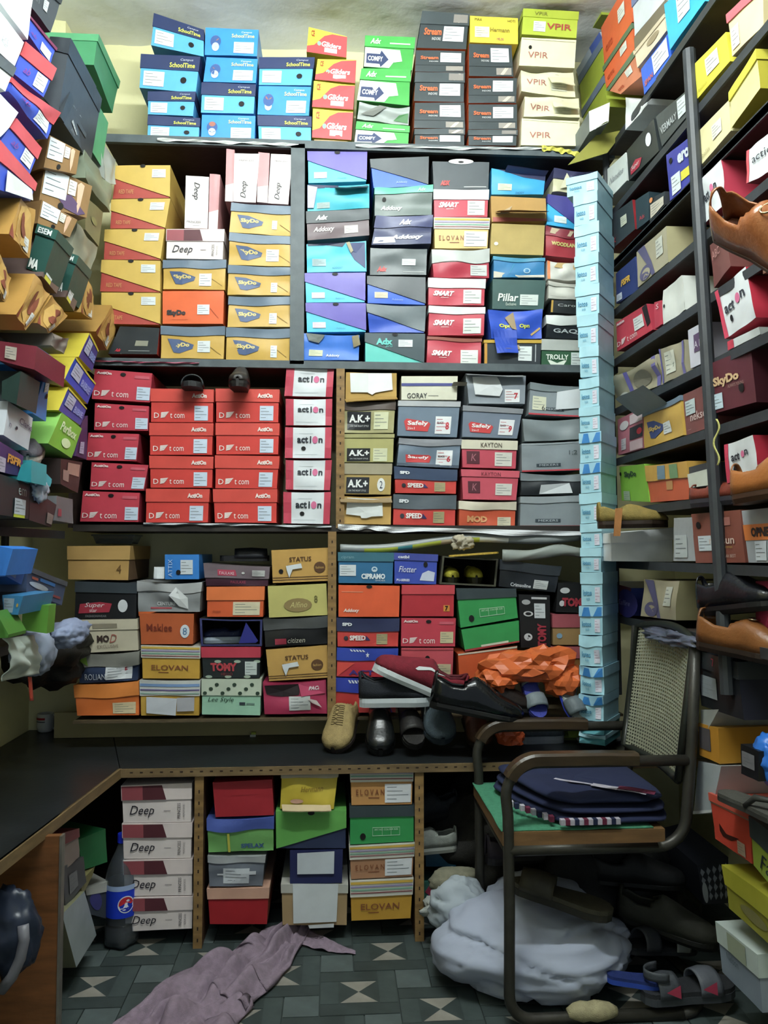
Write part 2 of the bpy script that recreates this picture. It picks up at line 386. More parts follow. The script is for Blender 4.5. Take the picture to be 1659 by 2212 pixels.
liner([(730, 1132), (850, 1138), (1255, 1148)], .016, '#d8dade', 'white plastic banner liner under red and grey boxes at right')
liner([(205, 778), (300, 781), (430, 783)], .004, '#cf6f8a', 'pink paper liner edge under the mustard boxes')
liner([(310, 1129), (500, 1131), (716, 1136)], .006, '#b9bfc4', 'thin white paper liner under the red boxes at left')
# ---------------------------------------------------------------- counter
topm = mat('#23272a', .33, kind='top'); edge = mat('#7a6340', .55, kind='wood'); lwood = mat('#7a4a1e', .6, kind='wood')
ct = thing('counter', 'black topped L shaped wooden counter with slotted tan edge along two walls', 'counter', (0, YC+.2, 0))
cA = onZ(272, 1648, ZC); cB = onZ(-60, 1905, ZC); yE = YC
cA.y = yE
a = [Vector((XL+.004, YB-.003, ZC)), Vector((XR-.004, YB-.003, ZC)), Vector((XR-.004, yE, ZC)), Vector((cA.x, yE, ZC)), Vector((cB.x, cB.y, ZC)), Vector((cB.x, .95, ZC)), Vector((XL+.004, .95, ZC))]
mb = MB(); th = .022
def prism(mb, pts, z0, z1, m):
    n = len(pts); mb.add([Vector((p[0], p[1], z0)) for p in pts]+[Vector((p[0], p[1], z1)) for p in pts],
        [tuple(range(n-1, -1, -1)), tuple(range(n, 2*n))]+[(i, (i+1) % n, n+(i+1) % n, n+i) for i in range(n)], m)
# two boards meeting in a mitre
mitre = Vector((XL+.004+.30, YB-.003, ZC)) 
prism(mb, [a[3], a[2], a[1], mitre], ZC-th, ZC, topm); mb.build('worktop', ct)
mb = MB(); prism(mb, [a[3]+Vector((-.002, -.001, 0)), mitre+Vector((-.003, 0, 0)), a[0], a[6], a[5], a[4]], ZC-th, ZC, topm); mb.build('worktop', ct)
mb = MB(); mb.box((cA.x, yE-.006, ZC-th-.004), (XR-.004, yE, ZC-.001), edge)
mb.build('edge_strip', ct)
dk = mat('#2b1c10', .8); h = MB(); x = cA.x+.03
while x < .9: h.box((x, yE-.0066, ZC-.013), (x+.009, yE-.0058, ZC-.009), dk); x += .03
h = h.build('slot_holes', ct); h['kind'] = 'stuff'
dv = (cB-cA).normalized(); nv = Vector((dv.y, -dv.x, 0)); nv = nv if nv.x > 0 else -nv
MB().hexa([cA+nv*.004, cB+nv*.004, cB+nv*.004-Vector((0, 0, th+.006)), cA+nv*.004-Vector((0, 0, th+.006))], -nv*.01, edge).build('edge_strip', ct)
for xx0, xx1 in ((420, 438), (897, 915)):
    x0, x1 = xat(xx0, 1800, YC), xat(xx1, 1800, YC)
    o = MB().box((x0, YC+.004, 0), (x1, YC+.40, ZC-th), mat('#5a3b22', .6, kind='wood')).box((x0-.001, YC+.001, 0), (x1+.001, YC+.005, ZC-th-.003), slot).build('divider', ct)
    h = MB(); z = .02
    while z < ZC-.05: h.box(((x0+x1)/2-.002, YC+.0004, z), ((x0+x1)/2+.002, YC+.0012, z+.01), dk); z += .034
    h = h.build('slot_holes', o); h['kind'] = 'stuff'
# end panel under the left counter
pc = onZ(133, 2180, 0) if False else None
t_ = (133-720)/1700.0
Yp = 1.965; xp = onY(133, 1900, Yp).x
MB().box((XL+.01, Yp, 0), (xp-.006, Yp+.018, ZC-th), lwood).box((xp-.006, Yp-.002, 0), (xp, Yp+.02, ZC-th), mat('#8a857c', .4, .6, 'metal')).build('end_panel', ct)
MB().box((XL+.005, YB-.02, 0), (.5, YB-.006, ZC-th-.002), mat('#2c2019', .8, kind='wood')).build('back_panel', ct)
# ---------------------------------------------------------------- side racks
rk = mat('#33373b', .5, kind='metal')
def rack(label, side, shelves, posts, Xf, ins=0):
    t = thing('shoe_rack', label, 'rack', (Xf+.17*side, 2.0, 0))
    for (z, y0, y1) in shelves:
        MB().box((min(Xf+(ins+.004)*side, Xf+.34*side), y0, z-.012), (max(Xf+(ins+.004)*side, Xf+.34*side), y1, z), mat('#3a302c', .6, kind='wood')).box((min(Xf+ins*side, Xf+(ins+.006)*side), y0, z-.022), (max(Xf+ins*side, Xf+(ins+.006)*side), y1, z+.003), rk).build('shelf_board', t)
    for (p0, p1, r) in posts:
        MB().tube([p0, (p0+p1)/2, p1], r, rk, 10).build('upright', t)
    return t
def zR(x, y): return onX(x, y, RR).z
ls = [onX(60, 418, RL).z, onX(60, 700, RL).z, 1.262, .945]
rack('dark rack of jumbled shoe boxes along the left wall', -1, [(ls[0], 1.1, 2.6), (ls[1], 1.1, 2.66), (ls[2], 1.1, 2.62), (ls[3], 1.1, 2.5)],
     [(Vector((RL-.30, 2.6, .94)), Vector((RL-.30, 2.6, 2.9)), .012)], RL, .12)
# ---------------------------------------------------------------- kinds of shoe box
WH, BK = '#e6ebeb', '#17191c'
def T(n, b, lid=None, p=(), **k): d = dict(n=n, b=b, lid=lid, p=list(p)); d.update(k); return d
cap = T('sky blue shoe box with navy lid', '#55b3f0', (.40, '#2c3a66'), [('s', .06, .08, .42, .52), ('h', .76, .32, .055, .09), ('t', 'Campus', .68, .84, .9, .92, '#cfd6e8', dict(shear=.2)), ('t', 'SchoolTime', .5, .66, .94, .8, '#e2e24a', dict(bold=.02))])
kid = T('bright blue shoe box', '#2f95ee', None, [('s', .55, .08, .93, .5), ('t', 'SchoolTime', .5, .66, .93, .8, '#d9dc8a', dict(bold=.02)), ('t', 'Campus', .68, .82, .88, .9, '#e9eef6'), ('e', .2, .5, .1, .22, '#3b5f9e'), ('e', .2, .3, .07, .16, '#b9c6dc'), ('e', .2, .62, .06, .1, '#a86a5c')])
ARC = [(.0, 0), (1, 0), (1, .97), (.62, .93), (.42, .78), (.28, .52), (.16, .3), (0, .25)]
kred = T('yellow shoe box with red curve', '#e6d216', None, [('p', ARC, '#d4474b'), ('t', 'Gliders', .36, .32, .86, .55, '#f2eef0', dict(shear=.2, bold=.03)), ('e', .30, .42, .05, .09, '#8fc7a5'), ('t', 'CE', .08, .66, .17, .9, '#b24a2a', dict(bold=.03)), ('s', .44, .1, .76, .3, '#ded7d0')])
econ = T('green and white shoe box', '#3aa640', (.34, '#3fae48'), [('p', [(0, 0), (.52, .02), (.6, .2), (.78, .25), (.72, .6), (0, .64)], '#e8ecea'), ('p', [(.04, .12), (.34, .12), (.34, .02), (.5, .28), (.34, .56), (.34, .44), (.04, .44)], '#2f3d66', .0004), ('t', 'COMFY', .07, .2, .38, .36, '#e8ecea', dict(bold=.03)), ('t', 'Adx', .1, .74, .32, .92, '#e8f0e8', dict(shear=.3, bold=.03)), ('r', .5, .76, .92, .80, '#cfe6cf')])
def strm(top):
    if top: return T('charcoal shoe box with orange lettering', '#3b4447', (.34, '#444d50'), [('t', 'Stream', .1, .36, .46, .56, '#e8682c', dict(bold=.03)), ('t', 'INDORE', .28, .22, .46, .3, '#d5d8d8'), ('s', .5, .2, .92, .62), ('r', .68, .72, .98, .96, '#8c8680'), ('p', [(.72, .72), (.8, .72), (.95, .96), (.86, .96)], '#d8c7b4')], side='#d8642c')
    return T('charcoal shoe box with orange lettering', '#3b4447', None, [('t', 'Stream', .1, .56, .46, .72, '#e8682c', dict(bold=.03)), ('t', 'INDORE', .28, .44, .46, .5, '#d5d8d8'), ('s', .5, .44, .92, .88), ('r', .62, .04, .96, .26, '#9a938a'), ('p', [(.7, .04), (.78, .04), (.9, .26), (.82, .26)], '#e0c8b0'), ('r', 0, .3, 1, .31, '#22282a')], side='#d8642c')
yel = T('yellow shoe box with small print', '#e6d01c', None, [('t', 'Hermann', .42, .42, .82, .58, '#8a7a1a', dict(bold=.02)), ('s', .1, .2, .4, .6, '#efe9b8'), ('t', 'MAX', .1, .82, .25, .92, '#3d3a12'), ('t', '195.00', .55, .1, .7, .2, '#a23a6a'), ('t', 'HOTI', .78, .8, .94, .9, '#3d3a12')])
lime = T('lime shoe box with red lettering', '#b7c928', (.3, '#aebf22'), [('t', 'VPIR', .44, .26, .9, .5, '#b0483c', dict(bold=.02)), ('s', .2, .14, .42, .55), ('t', 'VPIR', .2, .76, .44, .9, '#7a7a2a')])
crm = T('cream shoe box with thin red lettering', '#e9e6bd', None, [('t', 'VPIR', .14, .28, .5, .5, '#b06a62'), ('ln', (.02, .93), (.97, .9), '#3a3a2c')])
crm2 = dict(crm, n='crumpled cream shoe box', cr=1.0, p=[('t', 'VPIR', .1, .35, .46, .6, '#b06a62'), ('ln', (.02, .95), (.7, .85), '#3a3a2c'), ('f', .5, .95, .75, .05, -50, '#e9e6bd'), ('s', .55, .2, .85, .6, '#dedfc8')])
crmT = dict(crm, n='cream shoe box with torn corner', p=crm['p']+[('h', .17, .66, .03, .07)])
mred = T('mustard and brick red shoe box', '#b5463a', ([(0, 1), (1, 1), (1, .02), (0, .62)], '#d5b14a'), [('s', .68, .62, .93, .88), ('h', .5, .985, .05, .05), ('t', 'RED TAPE', .1, .14, .36, .27, '#d39a5c', 'low')], side='#b08c3c')
blk1 = T('black shoe box with red side', '#272d30', None, [('t', 'Adx', .12, .08, .24, .2, '#c8283c', dict(shear=.3, bold=.04)), ('r', .5, .3, .78, .5, '#8f8f7c'), ('r', .4, .1, .84, .13, '#7f8584')], side='#b83a2c')
OMB = [('p', [(0, .0), (.2, .0), (.2, 1), (0, 1)], '#a8545c')]
def deep(n='pinkish white shoe box with script lettering', up=False):
    return T(n, '#ecdfdb', (.40, '#ecdcd8'), [('p', [(0, .62), (.3, .61), (.3, .99), (0, .99)], '#9c4a52'), ('p', [(.3, .61), (.64, .61), (.58, .99), (.3, .99)], '#5a2a32'), ('t', 'Deep', .1, .14, .46, .46, '#23202a', dict(shear=.35)), ('t', 'PRINCESS', .80, .1, .845, .5, '#3a3438', dict(rot=1)), ('t', 'PREMIUM SHOES', .88, .14, .91, .46, '#8c8284', dict(rot=1)), ('r', .6, .3, .7, .315, '#9a9092')], ro=.35)
def deepv(rot): return T('upright pinkish white shoe box with script lettering', '#efe6e4', None, [('t', 'Deep', .3, .08, .62, .42, '#23202a', dict(shear=.35, rot=rot)) if rot == 1 else ('t', 'Deep', .3, .55, .62, .88, '#23202a', dict(shear=.35, rot=rot)), ('t', 'PRINCESS', .2 if rot == 1 else .1, .84 if rot == 1 else .1, .8 if rot == 1 else .7, .87 if rot == 1 else .14, '#55494c'), ('r', .35, .9 if rot == 1 else .05, .65, .905 if rot == 1 else .055, '#8c8284')], side='#c98a8c', ro=.35)
pinkside = T('pink lid standing beside the upright white box', '#c98f92', None, [('p', [(0, .3), (1, .35), (1, .0), (0, 0)], '#ead8d6')])
def sky(lid=True, st=(.66, .2, .86, .52), n='mustard shoe box with blue badge', lf=.27):
    k = 1-lf if lid else 1
    return T(n, '#cfa640', (lf, '#66788a') if lid else (.1, '#66788a'), [('p', [(u, v*k) for u, v in PICK], '#4a5d84'), ('t', 'SkyDo', .16, .46*k, .45, .70*k, '#dcc878', dict(bold=.05)), ('s',)+st, ('ln', (.78, .5*k), (.95, .12), '#8f7430')], cr=.35)
skyo = T('orange shoe box with black lettering', '#ea6420', None, [('t', 'SkyDo', .07, .22, .38, .42, '#2c2a2c', dict(bold=.06)), ('s', .57, .28, .77, .58), ('ln', (.76, .5), (.92, .16), '#b84a14'), ('r', .15, .12, .42, .13, '#c8521a')], ro=.25)
def diag(n, top, bot, p=(), hi=.72): return T(n, bot, ([(0, 1), (1, 1), (1, .04), (0, hi)], top), list(p), ro=.33)
dP = diag('purple over cyan slant lidded box', '#6a5fb8', '#45c4e8', [('h', .5, .97, .05, .05), ('r', .46, .86, .9, .875, '#c9c6e6', 'low') if False else ('s', .1, .14, .32, .34, '#e6d3de', '#c8b4c0', 'low'), ('t', 'Addoxy', .5, .1, .66, .16, '#3a8fae', 'low')])
dB = diag('charcoal over blue slant lidded box', '#474e52', '#2f66da', [('t', 'Addoxy', .42, .1, .62, .2, '#9fb8f0', 'low')])
dT = diag('charcoal over turquoise slant lidded box', '#46565c', '#5fd0c4', [('h', .5, .97, .05, .05), ('t', 'Adx', .18, .62, .46, .84, '#5fc8c0', dict(bold=.05)), ('t', 'pro', .34, .52, .46, .6, '#5fc8c0', dict(shear=.3)), ('s', .56, .56, .8, .8)])
teal = T('teal shoe box with torn top', '#2fb2c6', None, [('pp', [(.0, .1), (.1, .1), (.16, .9), (.0, .95)], '#b9b4cc'), ('s', .15, .08, .36, .3, '#a3b9b8'), ('f', .45, .98, .93, .035, -35, '#4a6a74'), ('p', [(.12, .86), (.5, .9), (.5, 1), (0, 1)], '#2f3356')], cr=.6)
mgry = T('maroon grey shoe box with black lid', '#67565a', (.42, '#3d4649'), [('t', 'Adx', .14, .68, .34, .86, '#eef0f0', dict(shear=.35, bold=.05)), ('t', 'Addoxy', .1, .2, .44, .44, '#e6dcd8', dict(shear=.3, bold=.02)), ('s', .6, .14, .82, .42, '#e8e0d4')], cr=.3)
cyt = T('cyan shoe box with torn navy lid', '#3cbfdc', None, [('p', [(.68, .98), (.98, .95), (.98, .1), (.8, .4), (.72, .7)], '#34406e'), ('pp', [(.66, .98), (.72, 1.0), (.78, .7), (.74, .62)], '#b0a888'), ('s', .09, .22, .32, .46, '#a6c0c4'), ('t', 'ADDOXY', .42, .1, .6, .18, '#2a7f9c'), ('p', [(.02, 1), (.66, 1), (.6, .86), (.35, .97), (.02, .93)], '#2a2f48')], cr=.4)
blt = T('blue shoe box with torn grey flap', '#2f74d6', None, [('pp', [(.04, 1.0), (.38, .98), (.34, .82), (.28, .66), (.1, .72)], '#69706c'), ('pp', [(.86, .95), (.98, 1.0), (1.02, .6), (.9, .5)], '#8a7f5c'), ('s', .12, .16, .36, .4, '#c9cfa8'), ('t', 'Addoxy', .42, .1, .66, .24, '#dfe8fa', dict(bold=.02))], cr=.5)
m2 = T('grey shoe box with green lid', '#6c7874', (.22, '#55b89a'), [('h', .16, .58, .035, .08), ('t', 'Addoxy', .1, .16, .48, .36, '#eef2f0', dict(shear=.3, bold=.03)), ('t', 'Adx', .74, .82, .88, .94, '#e8f4f0', dict(shear=.3))], ro=.25, cr=.4)
m3 = T('glossy navy shoe box', '#3c4266', (.38, '#4b5078'), [('t', 'Adx', .42, .70, .64, .9, '#eef0f4', dict(shear=.35, bold=.05)), ('t', 'Addoxy', .3, .16, .86, .36, '#e6e8f0', dict(shear=.3, bold=.05)), ('p', [(.02, .04), (.4, .08), (.36, .3), (.04, .26)], '#d5d8e4')], ro=.15, cr=.5)
m4 = T('glossy grey shoe box with red letters', '#555e60', None, [('t', 'Adx', .12, .12, .3, .32, '#d0403c', dict(shear=.35, bold=.05)), ('s', .56, .36, .8, .6), ('r', .58, .1, .96, .12, '#c6cac8')], ro=.15, cr=.3)
ptorn = T('charcoal and blue box with torn purple flap', '#3159c6', ([(0, 1), (1, 1), (1, .04), (0, .72)], '#5d696e'), [('pp', [(0, 1.0), (.5, 1.02), (.5, .3), (.3, .1), (.22, .5), (.1, .42), (.02, .3)], '#7a62b4'), ('pp', [(.26, .55), (.5, .55), (.5, .1), (.26, .1)], '#8a74c0')], cr=.4)
n1 = T('dark grey shoe box with red letters', '#454d52', None, [('t', 'ADX', .12, .12, .3, .3, '#d8403a', dict(shear=.3, bold=.06)), ('e', .5, 1.0, .22, .1, '#dfe2e2'), ('h', .5, .98, .05, .04), ('r', .55, .06, .96, .09, '#c6cac8')])
def smart(lid='#d9dddb', p2=True, lh=.34, cr=.3): return T('crimson shoe box with white italic lettering', '#c63b4e', (lh, lid), [('t', 'SMART', .08, .34, .46, .54, '#f0e8e4', dict(shear=.4, bold=.05)), ('r', .22, .28, .36, .295, '#f0e8e4'), ('s', .62, .06, .94, .6, '#dfe6dc')], cr=cr)
elo = lambda body='#dcb86a', lh=.36, nn='tan shoe box with striped lid', st=True: T(nn, body, (lh, '#d6d4c8'), [('r', 0, .92, 1, .985, '#d8b036'), ('r', 0, .84, 1, .88, '#9a8fb8'), ('r', 0, .76, 1, .8, '#7fae96'), ('r', 0, .69, 1, .715, '#8b3f46'), ('t', 'ELOVAN' if not st else 'E L O V A N', .08 if st else .16, .26, .54 if st else .8, .42, '#8a4f2c', dict(bold=.01)), ('r', .28, .18, .46, .2, '#7a3a22')]+([('s', .55, .06, .98, .56, '#dfe2e6')] if st else []))
n4 = T('red shoe box under crumpled white lid', '#b52f44', (.45, '#b9bdb8'), [('s', .66, .06, .96, .45, '#cdd0cc')], cr=1.0)
crt = lambda nn='plain tan carton', p=(), **k: T(nn, '#b9904c', None, list(p), ro=.8, **k)
O = [
 T('cyan shoe box under torn navy lid', '#2ea6e0', None, [('s', .12, .16, .38, .42, '#cfdcb8'), ('f', .25, 1.0, .95, .03, 20, '#3b3f6a'), ('p', [(.1, 1), (1, 1), (1, .7), (.6, .8)], '#2a2f55'), ('t', 'DADDY', .46, .02, .62, .1, '#1d5f8e')], cr=.4),
 crt('tan carton with open brown flap', [('f', .08, .98, .35, .05, -20, '#8a5c26'), ('pp', [(.08, .3), (.35, .62), (.3, .2)], '#b9a27c'), ('p', [(0, .0), (1, .0), (1, .1), (0, .18)], '#b05a50')], lid=None) if False else T('tan carton with open brown flap', '#b9904c', None, [('f', .08, .98, .38, .05, -20, '#8a5c26'), ('pp', [(.08, .25), (.38, .62), (.3, .3)], '#b9a27c'), ('p', [(.02, .0), (1, .0), (1, .1), (.02, .18)], '#b05a50')], ro=.8),
 T('plain tan carton with white dot', '#b8a05c', None, [('e', .1, .34, .04, .06, '#dcdccc')], ro=.8),
 T('open blue shoe box showing white inside', '#2f7fb4', (.18, '#3f8fb0'), [('p', [(.0, .0), (1, .0), (1, .14), (.5, .04), (0, .3)], '#d5cdbd'), ('e', .65, .34, .07, .14, '#9fc4dc'), ('e', .65, .34, .045, .09, '#2f7fb4'), ('ln', (.3, .2), (.4, .7), '#3fb8c8')], cr=.5),
 T('dark green shoe box with white lettering', '#3a5a56', None, [('t', 'Pillar', .1, .26, .5, .52, '#e2ecdf', dict(shear=.15, bold=.02)), ('t', 'Exclusive', .26, .12, .46, .22, '#c9d6c8'), ('s', .53, .14, .88, .5, '#d3dcd6')]),
 T('torn royal blue shoe box', '#2c55c8', None, [('t', 'Opn', .18, .36, .42, .54, '#d8dc2c', dict(bold=.04)), ('t', 'Opn', .56, .34, .76, .52, '#d8dc2c', dict(bold=.04)), ('pp', [(.3, .75), (.46, .96), (.5, .3), (.42, .35)], '#a08a64'), ('p', [(.8, .1), (.98, .34), (.96, .4), (.78, .16)], '#c0a05c'), ('f', .05, .5, .3, .09, -78, '#2a4fbe'), ('f', .1, .55, -.15, .03, -60, '#a08a64')], cr=.8),
 T('dark shoe box with yellow left edge', '#343b40', (.1, '#c9a22c'), [('s', .6, .24, .84, .78, '#dfe6e4'), ('r', .9, .22, .915, .86, '#b9bfc0'), ('r', 0, 0, .05, .9, '#c98e22')], ro=.3)]
Pk = [
 T('crumpled cream and navy shoe box', '#cdc8a4', (.4, '#38395c'), [('pp', [(.2, .1), (.6, .3), (.3, .9)], '#d9d4b4')], cr=1.0),
 diag('small purple over cyan shoe box', '#43408c', '#2fb0ea', [('s', .22, .12, .6, .34, '#dce8e8', '#88aa99', 'low')]),
 T('maroon shoe box with torn lid', '#a52c38', (.3, '#8f3440'), [('t', 'WOODLAND', .15, .38, .95, .52, '#cfc46c', dict(bold=.05)), ('pp', [(.1, .8), (.7, .75), (.8, .95), (.15, 1.0)], '#c9b494')], cr=.6),
 T('white papers over orange box', '#d9d6cc', None, [('r', 0, 0, .08, 1, '#e2762c'), ('p', [(.2, .7), (1, .5), (1, .9), (.3, 1.0)], '#c9a86a')], cr=1.0),
 T('plain white shoe box with bent lid', '#d9d6ca', (.2, '#c9c6ba'), [('ln', (.05, .15), (.9, .08), '#8a8474')], cr=.7),
 T('black shoe box with yellow side', '#1f2224', None, [('t', 'Caroll', .2, .5, .85, .72, '#b8bcb8'), ('r', 0, 0, .06, 1, '#b8902c')]),
 T('black shoe box under white flap', '#1c2026', (.42, '#d4d8d4'), [('t', 'GAQJI', .18, .18, .98, .42, '#b9c0c2', dict(bold=.02))], cr=.6),
 T('green shoe box with grey lid', '#2d5a3c', (.36, '#b2b6b0'), [('t', 'TROLLY', .1, .32, .62, .5, '#e6ecdf', dict(bold=.03)), ('p', [(.14, .3), (.2, .3), (.36, .14), (.52, .3), (.58, .3), (.5, .12), (.36, .03), (.22, .12)], '#dfe8d8'), ('s', .68, .12, .98, .58, '#d6e0dc')])]
dot = T('crimson shoe box with white wheel emblem', '#c8394c', None, [('t', 'D', .03, .12, .13, .28, '#f0e4e0'), ('w', .2, .2, .11, '#f0e4e0'), ('t', 't com', .33, .11, .62, .28, '#f0e4e0'), ('t', 'ActiOn', .04, .84, .3, .93, '#f2e2e0', dict(bold=.05)), ('h', .5, .88, .05, .06), ('s', .76, .06, .99, .5, '#c9d8ea'), ('r', .7, .78, .96, .88, '#cf5a6a')], side='#a52c40')
def dotL(n='red shoe box with matching red lid'): return T(n, '#d6382e', (.38, '#d94538'), [('t', 'D', .05, .12, .13, .28, '#f6ece4'), ('w', .2, .2, .1, '#f6ece4'), ('t', 't com', .31, .12, .54, .27, '#f6ece4'), ('t', 'ActiOn', .66, .74, .9, .88, '#f4e4dc', dict(bold=.05)), ('s', .7, .05, .92, .5, '#c9d8ea')], side='#b82a26')
act = T('white and crimson shoe box', '#dde2e6', None, [('r', 0, 0, .17, 1, '#c43a52'), ('r', .86, 0, 1, 1, '#c43a52'), ('t', 'act', .26, .5, .5, .7, '#2c3038', dict(bold=.03)), ('t', 'i', .53, .5, .565, .72, '#2c3038', dict(bold=.03)), ('e', .645, .6, .06, .12, '#d86a96'), ('t', 'n', .72, .5, .81, .65, '#2c3038', dict(bold=.03)), ('r', .3, .8, .6, .81, '#b4bcc2'), ('r', .22, .12, .7, .13, '#b9c0c6')], side='#b8324a', cr=.25)
acth = dict(act, p=act['p']+[('h', .4, .32, .05, .07)])
U = [
 T('open tan carton with white card flap', '#bb9648', None, [('pp', [(.1, .25), (.44, .22), (.44, .98), (.08, .96)], '#e2e6e4'), ('pp', [(.44, .2), (.52, .12), (.58, .2), (.92, .3), (.9, .98), (.44, .98)], '#eceeec'), ('f', 0, 1, .02, .02, -40, '#a3803a')], ro=.8, cr=.3),
 T('olive shoe box with brown torn lid', '#a5a06e', (.0, '#4a3c34') if False else (.25, '#4d4038'), [('r', .08, .1, .54, .7, '#14171a'), ('t', 'A.K.+', .12, .34, .52, .6, '#eef0ee', dict(bold=.04)), ('t', 'ON THE RIGHT STYLE', .14, .2, .5, .26, '#c6cac8'), ('s', .6, .12, .88, .68, '#d6d8b0')], cr=.4),
 T('olive shoe box with black letter panel', '#b0ab68', (.12, '#a39e66'), [('r', .08, .03, .54, .5, '#14171a'), ('t', 'A.K.+', .12, .22, .52, .44, '#eef0ee', dict(bold=.04)), ('t', 'ON THE RIGHT STYLE', .14, .1, .5, .15, '#c6cac8'), ('s', .6, .03, .88, .5, '#d2d4ae')]),
 T('olive shoe box with grey banded lid', '#b59a54', (.34, '#a0977c'), [('r', .1, .03, .56, .56, '#23262c'), ('t', 'A.K.+', .13, .22, .53, .48, '#eef0ee', dict(bold=.04)), ('t', 'ON THE RIGHT STYLE', .15, .09, .5, .15, '#c6cac8'), ('e', .8, .32, .08, .22, '#e6e8e4'), ('t', '2', .77, .2, .83, .44, '#22304c')]),
 T('tan carton with white card taped on', '#c29a4c', None, [('pp', [(.12, .35), (.4, .3), (.42, .22), (.52, .22), (.62, .28), (.84, .3), (.82, .9), (.14, .95)], '#e2e6e4'), ('f', .0, 1, .95, .02, -50, '#8a7248')], ro=.8, cr=.4)]
V = [
 T('cream shoe box with navy stripe', '#dcdac4', None, [('r', .0, .58, .98, .70, '#4a4f8e'), ('t', 'GORAY', .1, .06, .46, .28, '#3a3c3c', dict(bold=.01)), ('r', .48, .16, .66, .18, '#8a8a80'), ('f', .9, 1.15, .6, .03, 10, '#a09a8a')]),
 T('slate shoe box with red badge', '#6f8092', (.14, '#b5b8bc'), [('p', [(.1, .42), (.14, .5), (.5, .42), (.54, .36), (.5, .14), (.14, .16)], '#cf3a3c'), ('t', 'Safely', .16, .28, .5, .44, '#f2f0ee', dict(bold=.03)), ('t', '2in1', .16, .19, .28, .26, '#f2f0ee'), ('s', .62, .08, .88, .58, '#e6e8ea', '#c03a4a'), ('t', 'BLACK', .65, .36, .76, .43, '#3a3a3e', dict(bold=.03)), ('t', '8', .79, .2, .85, .42, '#c0303e', dict(bold=.04))], ro=.3),
 T('slate shoe box with crumpled patterned lid', '#6f8092', (.22, '#8e9198'), [('p', [(.12, .42), (.5, .44), (.54, .38), (.52, .16), (.14, .14)], '#cf3a3c'), ('t', 'Safely', .16, .26, .5, .42, '#f2f0ee', dict(bold=.03)), ('s', .62, .08, .88, .62, '#e6e8ea', '#c03a4a'), ('t', 'BLACK', .65, .36, .76, .43, '#3a3a3e', dict(bold=.03)), ('t', '6', .79, .2, .85, .42, '#c0303e', dict(bold=.04)), ('r', 0, 0, 1, .1, '#4a5666')], ro=.3, cr=.5)]
spd = lambda lid='#3a4a66', nn='red shoe box with navy lid': T(nn, '#d23c34', (.46, lid), [('t', 'SPD', .08, .74, .24, .86, '#e9edf0', dict(bold=.06)), ('t', 'SPEED', .2, .22, .46, .4, '#f4eeea', dict(bold=.04)), ('e', .14, .3, .035, .08, '#2c2f38'), ('p', [(.46, .22), (.54, .22), (.47, .4)], '#3a3a6a'), ('s', .64, .08, .82, .46, '#a89c70')], cr=.25)
V += [spd(), spd('#566068', 'red shoe box with grey lid')]
Wk = [
 T('open grey shoe box with white tissue', '#8a939c', None, [('pp', [(.12, .3), (.55, .26), (.6, .5), (.55, .8), (.5, .98), (.1, .9)], '#e2e6e8'), ('s', .64, .05, .9, .5, '#e6e8ea', '#c03a4a'), ('t', '7', .8, .16, .87, .38, '#c0303e', dict(bold=.04)), ('f', .0, .95, 1.0, .03, -20, '#9da0a4')], cr=.5),
 T('slate shoe box with red badge and zigzag lid', '#737f90', (.16, '#85888e'), [('p', [(.1, .42), (.14, .5), (.5, .42), (.54, .36), (.5, .14), (.14, .16)], '#cf3a3c'), ('t', 'Safely', .16, .28, .5, .44, '#f2f0ee', dict(bold=.03)), ('t', '2in1', .16, .19, .28, .26, '#f2f0ee'), ('s', .64, .1, .9, .62, '#e6e8ea', '#c03a4a'), ('t', 'BLACK', .66, .38, .76, .45, '#3a3a3e', dict(bold=.03)), ('t', '9', .81, .2, .87, .42, '#c0303e', dict(bold=.04))], ro=.3),
 T('rose shoe box with cream lid', '#c9495c', (.32, '#d9d3bc'), [('t', 'KAYTON', .34, .75, .72, .92, '#4a3c34'), ('r', .08, .14, .32, .6, '#5a2a34'), ('t', 'K', .16, .24, .26, .5, '#b06a76', dict(shear=.2)), ('s', .6, .08, .92, .58, '#d9d6cc'), ('e', .76, .42, .07, .1, '#cc5a64')]),
 T('rose shoe box with rose lid', '#cc4e60', (.22, '#cf5566'), [('t', 'KAYTON', .34, .81, .68, .94, '#7a2c38'), ('r', .1, .22, .32, .62, '#5a2a34'), ('t', 'K', .17, .3, .26, .54, '#b06a76', dict(shear=.2)), ('s', .6, .16, .9, .56, '#d9d6cc'), ('e', .76, .44, .07, .08, '#cc5a64')]),
 T('orange shoe box with bent white lid', '#d0532e', (.3, '#cfc6b0'), [('t', 'MOD', .14, .2, .5, .46, '#d99a62', dict(bold=.06)), ('s', .68, .08, .92, .42, '#d0c8ac')], cr=.5)]
mek = lambda nn, lid=None, p=(), cr=.2: T(nn, '#8d969b', lid, [('r', .25, .16, .66, .27, '#39444c'), ('t', 'MEKERS', .3, .18, .62, .25, '#b9c2c6'), ('r', 0, 0, 1, .05, '#c43a46')]+list(p), cr=cr, ro=.3)
